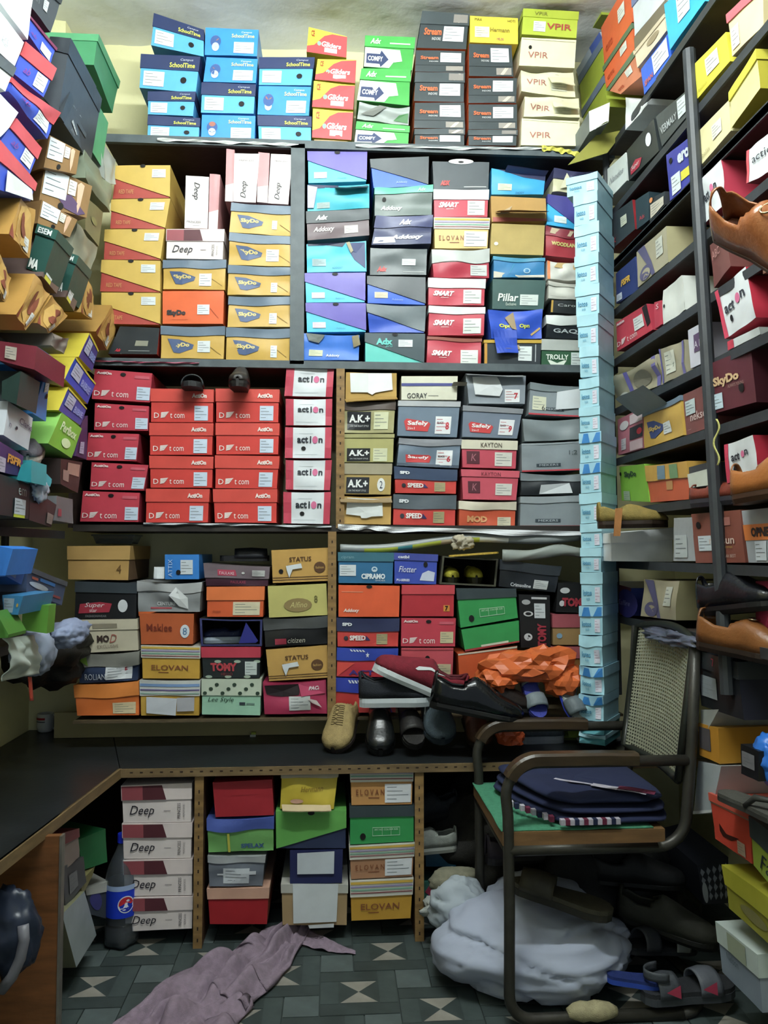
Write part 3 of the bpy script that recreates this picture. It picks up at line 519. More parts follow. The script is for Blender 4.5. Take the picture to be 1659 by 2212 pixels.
Xk = [mek('silver shoe box with white paper inside', (.2, '#7b8588'), [('s', .06, .16, .32, .6, '#d9d8bc'), ('t', '6', .24, .16, .3, .32, '#2c2c2c'), ('pp', [(.5, .2), (.98, .3), (.96, .95), (.52, .8)], '#d5dade')], .4),
 T('crumpled plain silver box lid', '#868f92', None, [], cr=.7), mek('silver shoe box with handwritten number', None, [('t', '1:2', .8, .55, .94, .7, '#4a5458'), ('r', 0, .94, 1, 1, '#9aa3a8')]),
 T('open dark box with white tissue', '#2b2f33', (.3, '#7b8387'), [('pp', [(.3, .05), (.85, .1), (.8, .6), (.32, .5)], '#d9dde0')], cr=.8), mek('silver shoe box with grey folded lid', (.2, '#969ea2'), [], .3)]  # dark front colour of the open box stands for its shaded inside
A4 = [crt('tan carton with folded lid', lid=None) if False else T('tan carton with folded lid', '#b8904a', (.4, '#b9924c'), [('t', '4', .8, .2, .88, .45, '#6a4a20')], ro=.8, side='#6a4e30'),
 T('black shoe box with red script panel', '#1c1d20', (.28, '#3a4248'), [('p', [(.06, .14), (.56, .18), (.6, .42), (.4, .46), (.08, .4)], '#a82c40'), ('t', 'Super', .16, .28, .48, .44, '#e9e4e0', dict(shear=.3)), ('t', 'star', .24, .18, .36, .26, '#e9e4e0'), ('t', 'FASHIONWEAR', .18, .04, .52, .1, '#8a8a8c'), ('e', .78, .36, .08, .18, '#d9dde0')], ro=.25),
 T('cream shoe box with dark print', '#c9c0a6', (.32, '#cfc6ac'), [('t', 'MO', .34, .3, .54, .52, '#3a2c28', dict(bold=.05)), ('t', 'D', .54, .28, .66, .54, '#a85a4c', dict(shear=.4)), ('t', 'EXCLUSIVE', .34, .12, .68, .22, '#8a7a68'), ('r', .28, .74, .68, .88, '#8f8672')]),
 T('navy shoe box under torn grey lid', '#2c3a58', (.45, '#8c8c84'), [('t', 'ROLIAN', .1, .1, .46, .32, '#c6ccd6'), ('s', .46, .08, .9, .56, '#d9dde0'), ('t', '8', .76, .3, .84, .52, '#b83a4c', dict(bold=.04)), ('pp', [(.0, .8), (.14, .92), (.16, .6)], '#8ab43c')], cr=.8),
 T('bright orange shoe box with folded lid', '#e2711e', (.42, '#ee8a2c'), [('s', .58, .06, .95, .4, '#d6c49a')], side='#c24a22', cr=.4)]
B4 = [T('small blue shoe box lying open', '#2c82d6', None, [('s', .46, .2, .82, .78, '#cfd8de'), ('h', .4, .28, .07, .1), ('t', 'ATTIX', .1, .1, .22, .8, '#bcd6f2', dict(rot=1)), ('f', -.3, 0, .5, .04, -70, '#c9cfd2')]),
 T('silver plastic wrapped shoe box', '#8f9293', (.3, '#a4a6a6'), [('t', 'CENTURE', .3, .22, .6, .36, '#d6d8d8', dict(bold=.03)), ('r', .2, .1, .54, .16, '#a8444c'), ('pp', [(.5, .6), (.6, .9), (.8, .5), (.82, .1), (.66, .2)], '#d9dcdc'), ('p', [(0, 0), (.3, .0), (.12, -.1), (0, -.16)], '#e2702c')], ro=.2, cr=1.0),
 T('burnt orange shoe box with white oval sticker', '#bf5a24', None, [('t', 'Maklee', .12, .42, .6, .66, '#7a2c14', dict(bold=.01)), ('e', .84, .42, .09, .22, '#d3dde4'), ('t', '8', .8, .3, .88, .54, '#4f7fa8')]),
 elo('#d0a028', .36, 'mustard shoe box with striped lid', st=False),
 T('mustard carton with hanging paper and striped lid', '#c79c2c', (.42, '#c9ccc8'), [('r', 0, .84, 1, .92, '#7a9ccc'), ('r', 0, .72, 1, .76, '#6a5a8c'), ('r', 0, .62, 1, .66, '#93b0a0'), ('pp', [(.1, .08), (.6, .0), (.62, .5), (.1, .54)], '#c9cdd4'), ('pp', [(.62, .12), (.92, .14), (.92, .54), (.62, .52)], '#b3b3b8')], cr=.3)]
C4 = [T('maroon shoe box with plastic wrapped mauve lid', '#3f1f30', (.62, '#77686f'), [('p', [(.2, .5), (.5, .5), (.48, .8), (.2, .78)], '#b83c58'), ('t', 'PAULAXE', .23, .56, .46, .7, '#e6d6da'), ('s', .74, .5, .94, .82, '#c6c6c4'), ('e', .6, .66, .025, .06, '#d9d9d6'), ('t', 'PAULAXE', .4, .12, .64, .26, '#a83c54')], ro=.2, cr=.3),
 T('orange shoe box with folded orange lid', '#d9591e', (.44, '#ea7630'), [('s', .46, .06, .94, .5, '#d9cfae'), ('t', 'shozoo', .1, .14, .24, .24, '#8a3410')]),
 T('open blue shoe box holding a sneaker', '#34386a', None, [('p', [(.62, .1), (.9, .12), (.94, .2), (.74, .9)], '#2c2f86')], cr=.3, open=True),
 T('black floral shoe box with red lid', '#20282a', (.33, '#c0344a'), [('t', 'TOMY', .14, .22, .6, .5, '#b83a44', dict(bold=.06)), ('t', 'HELLO', .32, .08, .52, .18, '#8a2c34'), ('s', .74, .1, .95, .54, '#c4cfca')]+[('e', .1+.17*i, .04+.5*(i % 2), .06, .05, '#9fb09c') for i in range(6)]),
 T('mint shoe box with floral lid', '#9ccdb0', (.45, '#c6d2bc'), [('t', 'Lee Style', .1, .34, .54, .5, '#2c4a3c', dict(shear=.3)), ('r', .64, .28, .74, .36, '#39444a'), ('r', .76, .29, .9, .34, '#6f8f80')]+[('e', .05+.1*i, .62+.24*((i*7 % 3)/2), .035, .05, '#2f4436') for i in range(10)])]
stat = T('mustard shoe box with brown seal', '#c79a46', None, [('t', 'STATUS', .3, .62, .68, .76, '#5a3a1c', dict(bold=.02)), ('e', .82, .42, .1, .17, '#5a3a1c'), ('t', 'fashion', .75, .38, .89, .46, '#c9a050'), ('r', .0, .14, 1, .16, '#5a3a1c'), ('r', .0, .07, 1, .09, '#5a3a1c'), ('pp', [(.24, .5), (.5, .56), (.52, .42), (.32, .38), (.29, .14), (.25, .38)], '#d6dde2'), ('t', '10', .26, .4, .32, .52, '#2c3a4c', dict(bold=.04))])
D4 = [dict(stat, p=stat['p']+[('h', .15, .34, .04, .07)]), T('pale olive shoe box with brown oval', '#c3bb66', None, [('e', .5, .36, .24, .22, '#8f7a48'), ('t', 'Alfino', .36, .28, .66, .46, '#c9bd78', dict(shear=.3)), ('t', '8', .78, .42, .84, .64, '#6a6430')]),
 T('black shoe box with grey plastic flap', '#1b1a1a', (.38, '#4a4c4c'), [('r', .16, .06, .34, .28, '#9c2c40'), ('t', 'citizen', .36, .1, .64, .28, '#c9c4b4', dict(shear=.2))], ro=.2, cr=.5),
 dict(stat, n='mustard shoe box with scuffed brown seal'), T('torn magenta shoe box with dark inside', '#b02c54', None, [('p', [(.02, .9), (.6, .95), (.56, .6), (.3, .55), (.05, .62)], '#2b2024'), ('pp', [(.56, .96), (.98, 1.0), (.98, .62), (.6, .56)], '#bf3c64'), ('t', 'PACE', .72, .74, .92, .86, '#e6d6da', dict(shear=.3, bold=.04)), ('s', .4, .12, .74, .56, '#c0c4c2'), ('pp', [(.7, .5), (.84, .42), (.92, .2), (.76, .36)], '#c9b8b4')], cr=.7)]
E4 = [T('steel blue shoe box with white emblem', '#2d6d98', (.28, '#3a6f80'), [('t', 'CIPRAMO', .42, .14, .86, .32, '#e2ecf0', dict(bold=.05)), ('t', 'SHOES', .68, .07, .86, .12, '#c9d8e0'), ('e', .66, .46, .055, .09, '#c6dbe6'), ('e', .66, .46, .03, .05, '#2d6d98'), ('s', .02, .24, .32, .6, '#d3dade'), ('t', 'cipram', .05, .78, .28, .9, '#7fa8b0')], ro=.25),
 T('orange shoe box with white script', '#e85a22', None, [('t', 'Addoxy', .08, .12, .34, .26, '#f2e6dc', dict(shear=.2, bold=.03)), ('h', .5, .96, .05, .05), ('r', .05, .78, .4, .8, '#f0a27c')], ro=.18),
 spd('#2f3558', 'red shoe box with dark navy lid'),
 T('red shoe box with blue star lid', '#c8303c', (.42, '#2c44a8'), [('p', [(.5+.035*(1 if i % 2 == 0 else .42)*math.sin(i*PI/5), .79+.11*(1 if i % 2 == 0 else .42)*math.cos(i*PI/5)) for i in range(10)], '#e4e8f0'), ('t', 'ACT', .2, .06, .62, .24, '#4a3a8e', dict(bold=.03)), ('p', [(0, 0), (.3, .5), (0, .5)], '#e2483c')]+[('p', [(.2+.05*i, .97), (.23+.05*i, .97), (.26+.05*i, .9), (.23+.05*i, .9)], '#dfe4ee') for i in range(5)], ro=.25, cr=.3),
 T('red shoe box with plain blue lid', '#cc3530', (.4, '#2f3fa6'), [('p', [(.6, 0), (.95, 0), (.9, .2)], '#5a3a8e')]+[('p', [(.2+.05*i, .97), (.23+.05*i, .97), (.26+.05*i, .88), (.23+.05*i, .88)], '#dfe4ee') for i in range(5)], ro=.25, cr=.3)]
F4 = [T('indigo shoe box with white script', '#3a4fb4', (.22, '#4450a4'), [('t', 'Flotter', .1, .38, .52, .58, '#e6eaf2', dict(shear=.3)), ('t', 'PU-SERIES', .05, .08, .36, .16, '#dfe4f0', dict(bold=.03)), ('h', .73, .66, .05, .09), ('p', [(.6, .12), (.94, .1), (.96, .4), (.8, .46), (.66, .36)], '#c9d0e6'), ('t', 'catbl', .08, .84, .34, .94, '#dfe4f0', dict(bold=.03))]),
 T('deep red shoe box with number sticker', '#b92733', (.28, '#cc3f48'), [('r', .8, .16, .92, .36, '#d98a24'), ('t', '7', .83, .18, .89, .34, '#23180c', dict(bold=.04))]),
 dict(dot, n='crimson emblem shoe box with beige sticker', p=[x for x in dot['p'] if x[0] != 's']+[('s', .72, .12, .96, .52, '#c9bf94')]),
 T('pink shoe box behind the maroon sneaker', '#c94c58', None, [('s', .7, .14, .96, .5, '#c6ba94'), ('h', .5, .66, .05, .1), ('r', 0, .93, 1, .95, '#8f3440')])]
grn = lambda nn, st=True: T(nn, '#2a9a4e', (.28, '#384448') if st else None, ([('h', .2, .2, .045, .09), ('r', .35, .2, .78, .215, '#bfe0c4'), ('r', .35, .42, .78, .435, '#bfe0c4'), ('r', .35, .2, .355, .43, '#bfe0c4'), ('r', .5, .2, .505, .43, '#bfe0c4'), ('r', .64, .2, .645, .43, '#bfe0c4'), ('r', .775, .2, .78, .43, '#bfe0c4'), ('t', 'ART.NO. COLOUR SIZE', .38, .35, .75, .4, '#cfe8d2')] if st else [('r', .3, .0, .8, .1, '#cfd6c0'), ('p', [(.0, .0), (1, .0), (1, -.08), (0, -.1)], '#b03a3c')]))
G4 = [T('open black box holding yellow sneakers', '#4a4a3a', None, [], cr=.3, open=True), grn('green shoe box with printed grid'), grn('plain green shoe box squashed below', False),
 T('orange shoe box behind the plastic bag', '#d4561e', None, [('t', 'shozoo', .3, .12, .46, .2, '#8a3410'), ('r', 0, .95, 1, 1, '#cfc6b0')])]
tomy = T('black doodle printed box standing on end', '#1a1a1c', None, [('s', .48, .56, .84, .84, '#c9d0d4'), ('t', 'TOMY', .56, .02, .86, .46, '#a02c3c', dict(rot=1, bold=.05)), ('e', .25, .2, .14, .07, '#c4c6c8'), ('e', .25, .2, .08, .04, '#1a1a1c'), ('e', .28, .64, .16, .05, '#c4c6c8'), ('e', .28, .64, .1, .03, '#1a1a1c'), ('e', .22, .86, .14, .05, '#a4a6a8'), ('r', .4, .92, .9, .96, '#c4c6c8')])
H4 = [T('tilted black shoe box in clear wrap', '#20242a', (.36, '#33383e'), [('t', 'Crimsoline', .2, .06, .56, .2, '#c9ccd0', dict(bold=.02)), ('s', .6, .06, .84, .4, '#c4c8c8')], ro=.18, cr=.3), tomy,
 dict(tomy, n='small black doodle printed box', p=[('t', 'TOM', .2, .2, .98, .5, '#a02c3c', dict(bold=.06)), ('e', .3, .74, .2, .1, '#c4c6c8'), ('e', .2, .3, .1, .1, '#c4c6c8')]),
 T('tan carton with rose lid and blue dot', '#9a7a48', (.42, '#a04a54'), [('e', .22, .3, .1, .09, '#7fa8c4')], ro=.7), T('tan carton with rose lid', '#8e5c22', (.36, '#a8525a'), [], ro=.7)]
N_ = [T('plain dark red shoe box', '#a81d2a', None, [('r', .3, .6, .75, .61, '#8c1822')]),
 T('green shoe box with blue lid and yellow string', '#6fae5c', (.34, '#4a5fae'), [('t', 'SPELAX', .5, .1, .86, .24, '#3a5a8c', dict(bold=.04)), ('p', [(.3, .6), (.335, .6), (.34, 0), (.305, 0)], '#c9c43c', .004)], cr=.6),
 T('grey shoe box with taped sticker', '#6d7480', (.2, '#a0a4a6'), [('s', .26, .1, .74, .62, '#c6ccd2'), ('r', .15, .36, .3, .42, '#dfe2e6'), ('r', .7, .4, .86, .52, '#c6cad0')], cr=.5),
 T('dark red shoe box with peach lid', '#a5161f', (.28, '#cfa088'), [], side='#c26a58')]
O_ = [T('yellow shoe box with crushed front', '#cdb41c', (.22, '#b8ae98'), [('t', 'Hermann', .36, .44, .76, .58, '#8a6a1a', dict(shear=.2)), ('f', .04, .94, .12, .03, -20, '#c9b48c'), ('e', .3, .2, .12, .06, '#cfa08c')], cr=.8, side='#242c48'),
 diag('light green over navy slant lidded box', '#63b04e', '#2b3552', [('h', .5, .96, .05, .06)], .05),
 T('navy shoe box with white paper pasted', '#242a58', None, [('pp', [(.14, .3), (.84, .3), (.84, .97), (.14, .93)], '#c6ced6')]),
 T('striped box behind hanging white sheet', '#a88c62', (.2, '#b9b8ae'), [('pp', [(.17, .06), (.84, .1), (.86, 1.04), (.17, 1.04)], '#d3dade'), ('pp', [(.4, .02), (.8, .06), (.8, -.04), (.42, -.06)], '#c6cacc')])]
O_[1]['lid'] = ([(0, 1), (1, 1), (1, .55), (0, .0)], '#63b04e')
P_ = [elo('#c8904c', .38, 'orange tan shoe box with striped lid'), grn('green grid printed box with black lid'), elo('#b5835e', .4, 'dusty pink tan shoe box with striped lid'), elo('#c8961c', .4, 'mustard shoe box with pale striped lid', False)]
dp = deep()
# ---------------------------------------------------------------- wall shelves, stack by stack
PY = ('Y', YF)
g1 = 'shoe boxes on the top shelf'; g2 = 'shoe boxes in the upper wall bays'; g3 = 'shoe boxes in the middle wall bays'; g4 = 'shoe boxes in the lower wall bays'; g5 = 'shoe boxes under the counter'
stack('leftmost blue stack on top shelf', g1, PY, [((333,30,441,66,441,123,325,98), cap), ((305,118,433,124,424,202,300,190), cap), ((320,199,423,199,418,251,318,247), cap), ((320,250,433,257,430,302,317,300), cap)])
stack('second blue stack on top shelf', g1, PY, [((443,59,560,64,556,122,441,119), kid), ((445,123,558,127,554,180,438,177), kid), ((436,179,553,184,549,246,433,244), cap), ((435,247,553,250,551,304,433,302), kid)])
stack('third blue stack on top shelf', g1, PY, [((560,125,680,125,673,185,558,184), cap), ((558,185,673,187,668,251,555,248), kid), ((556,250,673,253,673,309,558,305), cap)])
stack('yellow red stack on top shelf', g1, PY, [((666,57,751,79,749,126,661,113), kred), ((685,127,771,129,768,181,679,173), kred), ((677,174,768,184,764,238,673,232), kred), ((675,234,764,241,760,304,673,298), kred), ((677,301,752,305,752,313,677,310), T('crushed carton edge', '#a8884c'))])
stack('green stack on top shelf', g1, PY, [((789,78,897,82,891,153,785,145), econ), ((781,149,887,151,885,229,770,217), econ), ((775,222,886,232,884,270,770,258), T('crumpled grey and green box', '#9ea6a2', None, [('pp', [(.05, .3), (.4, 1.0), (.55, .9), (.3, .3)], '#777a74'), ('p', [(.7, .2), (.98, .1), (.98, .6), (.8, .5)], '#3a7a3c')], cr=1.0)), ((770,263,885,274,883,313,764,312), dict(econ, n='flattened green and white box'))])
stack('left charcoal stack on top shelf', g1, PY, [((912,25,1014,31,1008,107,899,104), strm(True)), ((897,108,1006,110,1005,156,895,155), strm(False)), ((897,157,1004,158,1003,221,893,219), strm(True)), ((895,221,1004,221,1006,279,893,277), strm(False)), ((895,280,1004,280,1004,314,895,313), strm(True))])
stack('right charcoal stack on top shelf', g1, PY, [((1014,33,1120,39,1120,96,1014,92), yel), ((1012,94,1106,97,1110,166,1012,165), strm(False)), ((1011,168,1118,168,1116,223,1011,223), strm(False)), ((1011,225,1118,225,1118,280,1011,280), strm(False)), ((1011,282,1118,282,1116,315,1011,314), strm(True))])
stack('cream stack on top shelf', g1, PY, [((1130,20,1250,27,1246,83,1126,74), lime), ((1126,80,1246,86,1242,148,1120,142), crmT), ((1124,151,1240,155,1246,207,1124,200), crm2), ((1132,208,1253,209,1253,256,1130,252), dict(crm2, n='battered cream shoe box')), ((1126,255,1253,262,1253,316,1124,314), crm)])
stack('mustard red stack, upper left bay', g2, PY, [((251,359,368,358,367,428,242,430), mred), ((241,432,368,430,357,495,237,494), mred), ((227,497,356,496,347,562,223,561), mred), ((220,562,347,565,346,632,215,630), mred), ((220,633,347,634,346,702,218,700), mred), ((258,704,346,708,340,766,232,765), blk1)])
stack('middle stack, upper left bay', g2, PY, [((401,378,452,381,449,495,398,494), deepv(-1)), ((453,374,476,376,470,496,450,496), pinkside), ((360,496,485,496,482,561,358,559), deep('low pinkish white shoe box')), ((352,562,489,562,487,627,351,625), sky(st=(.58, .12, .78, .56))), ((350,628,485,628,483,700,350,700), skyo), ((348,705,487,706,484,776,346,774), sky(st=(.58, .2, .78, .56)))])
stack('right stack, upper left bay', g2, PY, [((489,320,507,322,503,437,486,436), dict(pinkside, n='blush lid of the standing box')), ((506,330,561,331,553,439,503,436), deepv(1)), ((558,327,583,330,578,440,555,438), dict(pinkside, n='blush lid with maroon fade')), ((585,331,633,333,623,443,578,440), dict(deepv(1), n='rightmost upright pinkish white shoe box')), ((500,438,637,447,634,511,494,502), sky(st=(.66, .2, .74, .5))), ((496,503,635,512,633,577,492,572), sky(st=(.58, .16, .78, .56))), ((493,573,632,579,629,639,490,637), sky(st=(.68, .1, .78, .46))), ((494,641,630,641,628,707,490,707), sky(st=(.66, .1, .78, .46))), ((489,708,628,711,626,781,487,778), sky(st=(.7, .1, .8, .48)))])
g6 = 'first stack, upper right bay'
stack(g6, g2, PY, [((664,328,793,329,792,392,665,396), dP), ((663,398,799,396,799,450,663,455), teal), ((661,457,797,451,799,508,663,520), mgry), ((661,527,792,520,793,587,662,589), cyt), ((658,591,789,590,789,653,660,654), dP), ((660,655,790,656,791,717,662,718), dP), ((655,719,778,724,776,779,650,779), blt)])
stack('second stack, upper right bay', g2, PY, [((799,345,926,339,925,402,806,407), dB), ((809,407,935,401,934,465,808,467), m2), ((812,467,935,466,932,527,801,530), m3), ((799,535,924,537,922,594,798,594), m4), ((793,597,919,600,919,659,793,655), dict(dB, p=dB['p']+[('s', .12, .2, .35, .42, '#d8ccb0', '#a89c80', 'low')])), ((791,657,920,662,917,720,797,718), ptorn), ((788,720,918,722,916,787,788,786), dT)])
stack('third stack, upper right bay', g2, PY, [((933,348,1058,350,1056,409,936,409), n1), ((936,410,1056,411,1054,469,937,469), smart('#d5dade', True, .36, .1)), ((937,470,1058,472,1054,537,938,537), elo()), ((933,538,1057,538,1058,600,935,600), n4), ((925,600,1049,604,1047,660,924,659), smart()), ((926,661,1048,664,1046,725,924,725), smart(lh=.24)), ((923,727,1041,732,1040,793,920,789), smart('#9a5a4c', lh=.1))])
oq = [(1061,362,1180,378,1175,421,1061,419), (1059,423,1180,428,1182,478,1061,480), (1061,482,1178,486,1175,552,1058,549), (1065,554,1177,558,1177,600,1065,600), (1063,602,1180,605,1175,670,1062,668), (1053,668,1172,668,1171,732,1060,732), (1045,735,1170,735,1168,796,1045,790)]
stack('fourth stack, upper right bay', g2, PY, list(zip(oq, O)))
pq = [(1195,366,1290,370,1262,418,1192,415), (1183,420,1252,430,1252,497,1180,486), (1180,487,1255,498,1255,560,1178,552), (1181,562,1255,566,1255,606,1181,604), (1183,608,1260,613,1260,648,1183,645), (1190,648,1262,650,1262,680,1188,675), (1180,680,1262,680,1262,732,1178,730), (1170,733,1264,736,1264,799,1168,797)]
stack('rightmost stack, upper right bay', g2, PY, list(zip(pq, Pk)))
stack('leftmost crimson stack, middle bay', g3, PY, [((204,796,330,806,325,870,197,862), dot), ((204,870,323,877,321,931,202,929), dot), ((190,934,302,937,296,997,185,994), dot), ((197,998,322,1004,312,1060,193,1058), dot), ((178,1060,303,1064,300,1128,172,1127), dot)])
stack('second red stack, middle bay', g3, PY, [((326,840,462,842,461,913,325,912), dotL()), ((323,914,461,915,459,983,323,983), dotL()), ((323,985,461,987,459,1054,324,1054), dotL()), ((316,1056,453,1057,450,1129,314,1129), dotL())])
stack('third red stack, middle bay', g3, PY, [((466,840,604,842,602,913,466,912), dotL()), ((466,914,604,915,602,982,466,982), dotL()), ((465,984,604,986,599,1056,464,1055), dotL()), ((460,1057,599,1057,598,1130,463,1129), dotL())])
stack('white stack, middle bay', g3, PY, [((618,792,723,794,719,858,613,856), act), ((616,861,719,861,718,920,616,919), act), ((615,922,718,922,716,991,614,990), acth), ((616,993,718,993,714,1060,616,1058), act), ((611,1062,716,1062,713,1133,611,1131), acth)])
stack('olive stack, middle bay', g3, PY, list(zip([(746,803,858,805,858,858,745,864), (740,868,855,868,851,936,740,936), (740,938,852,938,850,999,739,999), (738,1001,847,1002,845,1069,735,1068), (733,1071,847,1071,845,1134,733,1132)], U)))
stack('slate stack, middle bay', g3, PY, list(zip([(866,812,990,812,988,864,866,864), (860,866,995,868,988,945,857,942), (862,946,997,949,992,1012,856,1006), (851,1008,988,1015,986,1067,853,1065), (850,1068,986,1070,984,1136,848,1134)], V)))
stack('rose slate stack, middle bay', g3, PY, list(zip([(1005,806,1138,810,1135,873,1012,872), (1000,876,1130,884,1118,948,997,944), (996,950,1118,953,1115,1013,998,1010), (996,1014,1122,1018,1116,1081,999,1079), (991,1082,1116,1084,1113,1141,990,1139)], Wk)))
stack('silver stack, middle bay', g3, PY, list(zip([(1145,826,1258,836,1258,902,1140,896), (1126,905,1253,904,1253,950,1132,954), (1125,958,1255,952,1255,1016,1126,1020), (1124,1022,1256,1024,1256,1070,1124,1070), (1124,1073,1256,1070,1256,1139,1122,1139)], Xk)))
stack('leftmost stack, lower left bay', g4, PY, list(zip([(146,1180,282,1179,278,1254,146,1252), (163,1256,297,1260,295,1337,160,1337), (160,1339,297,1337,300,1405,166,1412), (168,1413,302,1407,298,1470,170,1477), (160,1480,300,1472,302,1545,165,1547)], A4)))
stack('second stack, lower left bay', g4, PY, list(zip([(355,1197,431,1197,431,1252,355,1252), (297,1255,437,1258,433,1322,297,1322), (300,1324,420,1325,418,1392,304,1392), (305,1394,433,1397,432,1467,307,1466), (302,1469,433,1470,431,1546,304,1546)], B4)))
stack('third stack, lower left bay', g4, PY, list(zip([(440,1217,583,1225,580,1266,444,1266), (447,1268,572,1267,569,1333,446,1333), (430,1335,568,1338,567,1396,433,1396), (434,1398,563,1398,562,1465,438,1465), (436,1467,565,1467,563,1546,435,1544)], C4)))
stack('fourth stack, lower left bay', g4, PY, list(zip([(585,1188,713,1182,715,1255,588,1260), (577,1266,706,1260,709,1329,580,1335), (568,1338,709,1330,709,1391,572,1398), (573,1403,708,1393,711,1464,580,1472), (567,1473,705,1468,708,1542,570,1544)], D4)))
stack('leftmost stack, lower right bay', g4, PY, list(zip([(730,1193,851,1194,849,1261,730,1260), (730,1263,865,1265,863,1333,730,1333), (727,1335,863,1336,861,1397,728,1397), (728,1399,860,1401,858,1463,726,1462), (724,1464,858,1466,856,1540,722,1540)], E4)))
stack('second stack, lower right bay', g4, PY, list(zip([(851,1194,946,1198,943,1263,851,1261), (868,1264,982,1264,981,1332,866,1332), (866,1334,986,1335,984,1397,865,1397), (866,1399,981,1399,978,1470,866,1468)], F4)))
stack('third stack, lower right bay', g4, PY, list(zip([(955,1200,1078,1207,1072,1268,948,1262), (985,1271,1114,1271,1120,1335,994,1357), (995,1360,1122,1340,1123,1384,1003,1404), (988,1412,1118,1395,1122,1475,992,1478)], G4)))
stack('rightmost cluster, lower right bay', g4, PY, list(zip([(1080,1208,1213,1224,1200,1280,1076,1267), (1120,1283,1188,1285,1190,1400,1125,1400), (1205,1258,1258,1258,1258,1325,1200,1323), (1193,1327,1258,1327,1258,1394,1194,1394), (1190,1397,1258,1397,1258,1466,1192,1466)], H4)))
PU = ('Y', YC+.018)
stack('left bay under the counter', g5, PU, [((262,1697,415,1691,414,1776,265,1778), dp), ((264,1779,416,1777,414,1854,266,1856), dp), ((266,1858,416,1855,416,1934,268,1937), dp), ((268,1939,417,1936,416,2006,270,2013), dp)])
stack('middle bay under the counter', g5, PU, list(zip([(458,1690,589,1683,593,1761,464,1766), (446,1770,592,1764,592,1838,449,1842), (449,1848,574,1848,568,1915,451,1915), (447,1920,582,1917,578,1997,452,1997)], N_)), depth=.3)
stack('second middle stack under the counter', g5, PU, list(zip([(608,1657,733,1657,722,1748,604,1748), (596,1752,748,1750,748,1833,597,1833), (625,1836,742,1834,740,1908,625,1910), (607,1910,752,1910,750,1999,609,1999)], O_)), depth=.3)
stack('right stack under the counter', g5, PU, list(zip([(756,1658,893,1656,891,1738,758,1740), (755,1742,895,1740,895,1818,755,1825), (754,1828,896,1820,892,1893,757,1900), (756,1903,893,1896,888,1984,758,1990)], P_)), depth=.3)
# ---------------------------------------------------------------- left rack
PL = ('X', RL); 
gl = 'jumbled shoe boxes on the left rack'
def LX(x): return ('Y', .75*1700/(720-x))
wbx = T('white shoe box with grey lid', '#dfe5e6', (.36, '#4a5258'), [('t', 'S', .5, .3, .56, .4, '#8a9094')])
stack('white column nearest the camera, left rack', gl, PL, [((-10,-60,72,-6,60,88,-8,-4), T('plain white shoe box', '#dfe5e6')), ((-28,-12,53,92,33,145,-28,92), T('plain white shoe box, dotted print', '#dfe5e6', None, [('t', 'ACS', .4, .3, .6, .5, '#a0a6aa')])), ((-28,98,33,147,12,200,-28,170), wbx), ((-28,172,41,243,22,276,-25,322), T('dull white shoe box', '#d5dbdc'))])
brl = T('royal blue shoe box with red lid', '#3a55c4', (.42, '#cf4a52'), [('s', .58, .08, .92, .54, '#dce4e4'), ('t', 'ab', .2, .2, .4, .42, '#8a3a8e', dict(shear=.3))])
stack('blue and red column, left rack', gl, PL, [((55,25,121,105,108,143,50,60), dict(brl, lid=(.12, '#7a2c50'))), ((53,90,120,148,95,212,27,158), brl), ((25,163,125,245,103,302,16,197), dict(brl, n='crumpled blue shoe box with red lid', cr=.7)), ((33,255,88,320,65,378,0,305), brl), ((-5,300,78,396,66,436,-10,407), dict(brl, n='blue shoe box with red lid and white paper', p=[('pp', [(.2, .0), (1, .05), (.9, .5), (.2, .5)], '#d9dfdc')]))])
dkb = T('charcoal shoe box', '#42484e', (.2, '#363c42'), [('s', .5, .3, .66, .6, '#b9c0c2'), ('t', 'SSIM', .1, .3, .34, .5, '#8a9294')], ro=.3)
stack('charcoal column, left rack', gl, PL, [((64,-60,134,-6,110,72,62,8), dict(dkb, n='dark grey shoe box')), ((110,80,153,84,125,248,92,212), dict(dkb, n='tall charcoal box turned sideways', p=[]), {'plane': LX(130)}), ((153,86,206,187,196,220,147,142), dkb), ((148,172,200,224,186,300,150,240), dkb), ((128,252,150,192,180,330,168,312), dict(dkb, n='black shoe box, chequered print'))])
grb = T('green shoe box', '#3f8f62', (.22, '#4fa070'), [])
stack('green column, left rack', gl, PL, [((211,74,258,176,243,246,203,140), grb), ((194,225,215,227,200,330,184,312), T('bright green box lid strip', '#5fb07c'), {'plane': LX(205), 'depth': .1}), ((214,293,253,345,246,400,226,396), T('pale grey crushed box', '#a9aea6', None, [], cr=1.0)), ((182,322,239,400,236,460,180,384), T('olive grey crushed box', '#7f8a74', None, [], cr=1.0)), ((186,424,223,458,214,534,184,496), T('olive brown shoe box', '#6e6a44', None, [('e', .5, .5, .2, .1, '#8f8a55')])), ((165,480,212,535,196,600,158,560), T('khaki crushed box', '#8f907c', None, [], cr=1.0))])
br = T('brown shoe box with large white label', '#8c6a3e', None, [('s', .02, .3, .5, .96, '#d9e3ec'), ('s', .52, .5, .68, .9, '#e0ddd0'), ('h', .42, .12, .06, .09), ('p', [(.76, .95), (.84, .9), (.82, .3), (.78, .05), (.74, .3), (.70, .85)], '#d9b294')])
stack('brown column, left rack', gl, PL, [((106,290,174,326,166,378,93,362), br), ((96,352,200,402,188,472,82,444), dict(br, n='brown label box with purple crescent', p=br['p']+[('p', [(.3, .4), (.6, .5), (.95, .1), (.8, .0), (.5, .1)], '#5a4668')])), ((90,430,168,475,152,514,80,482), br)])
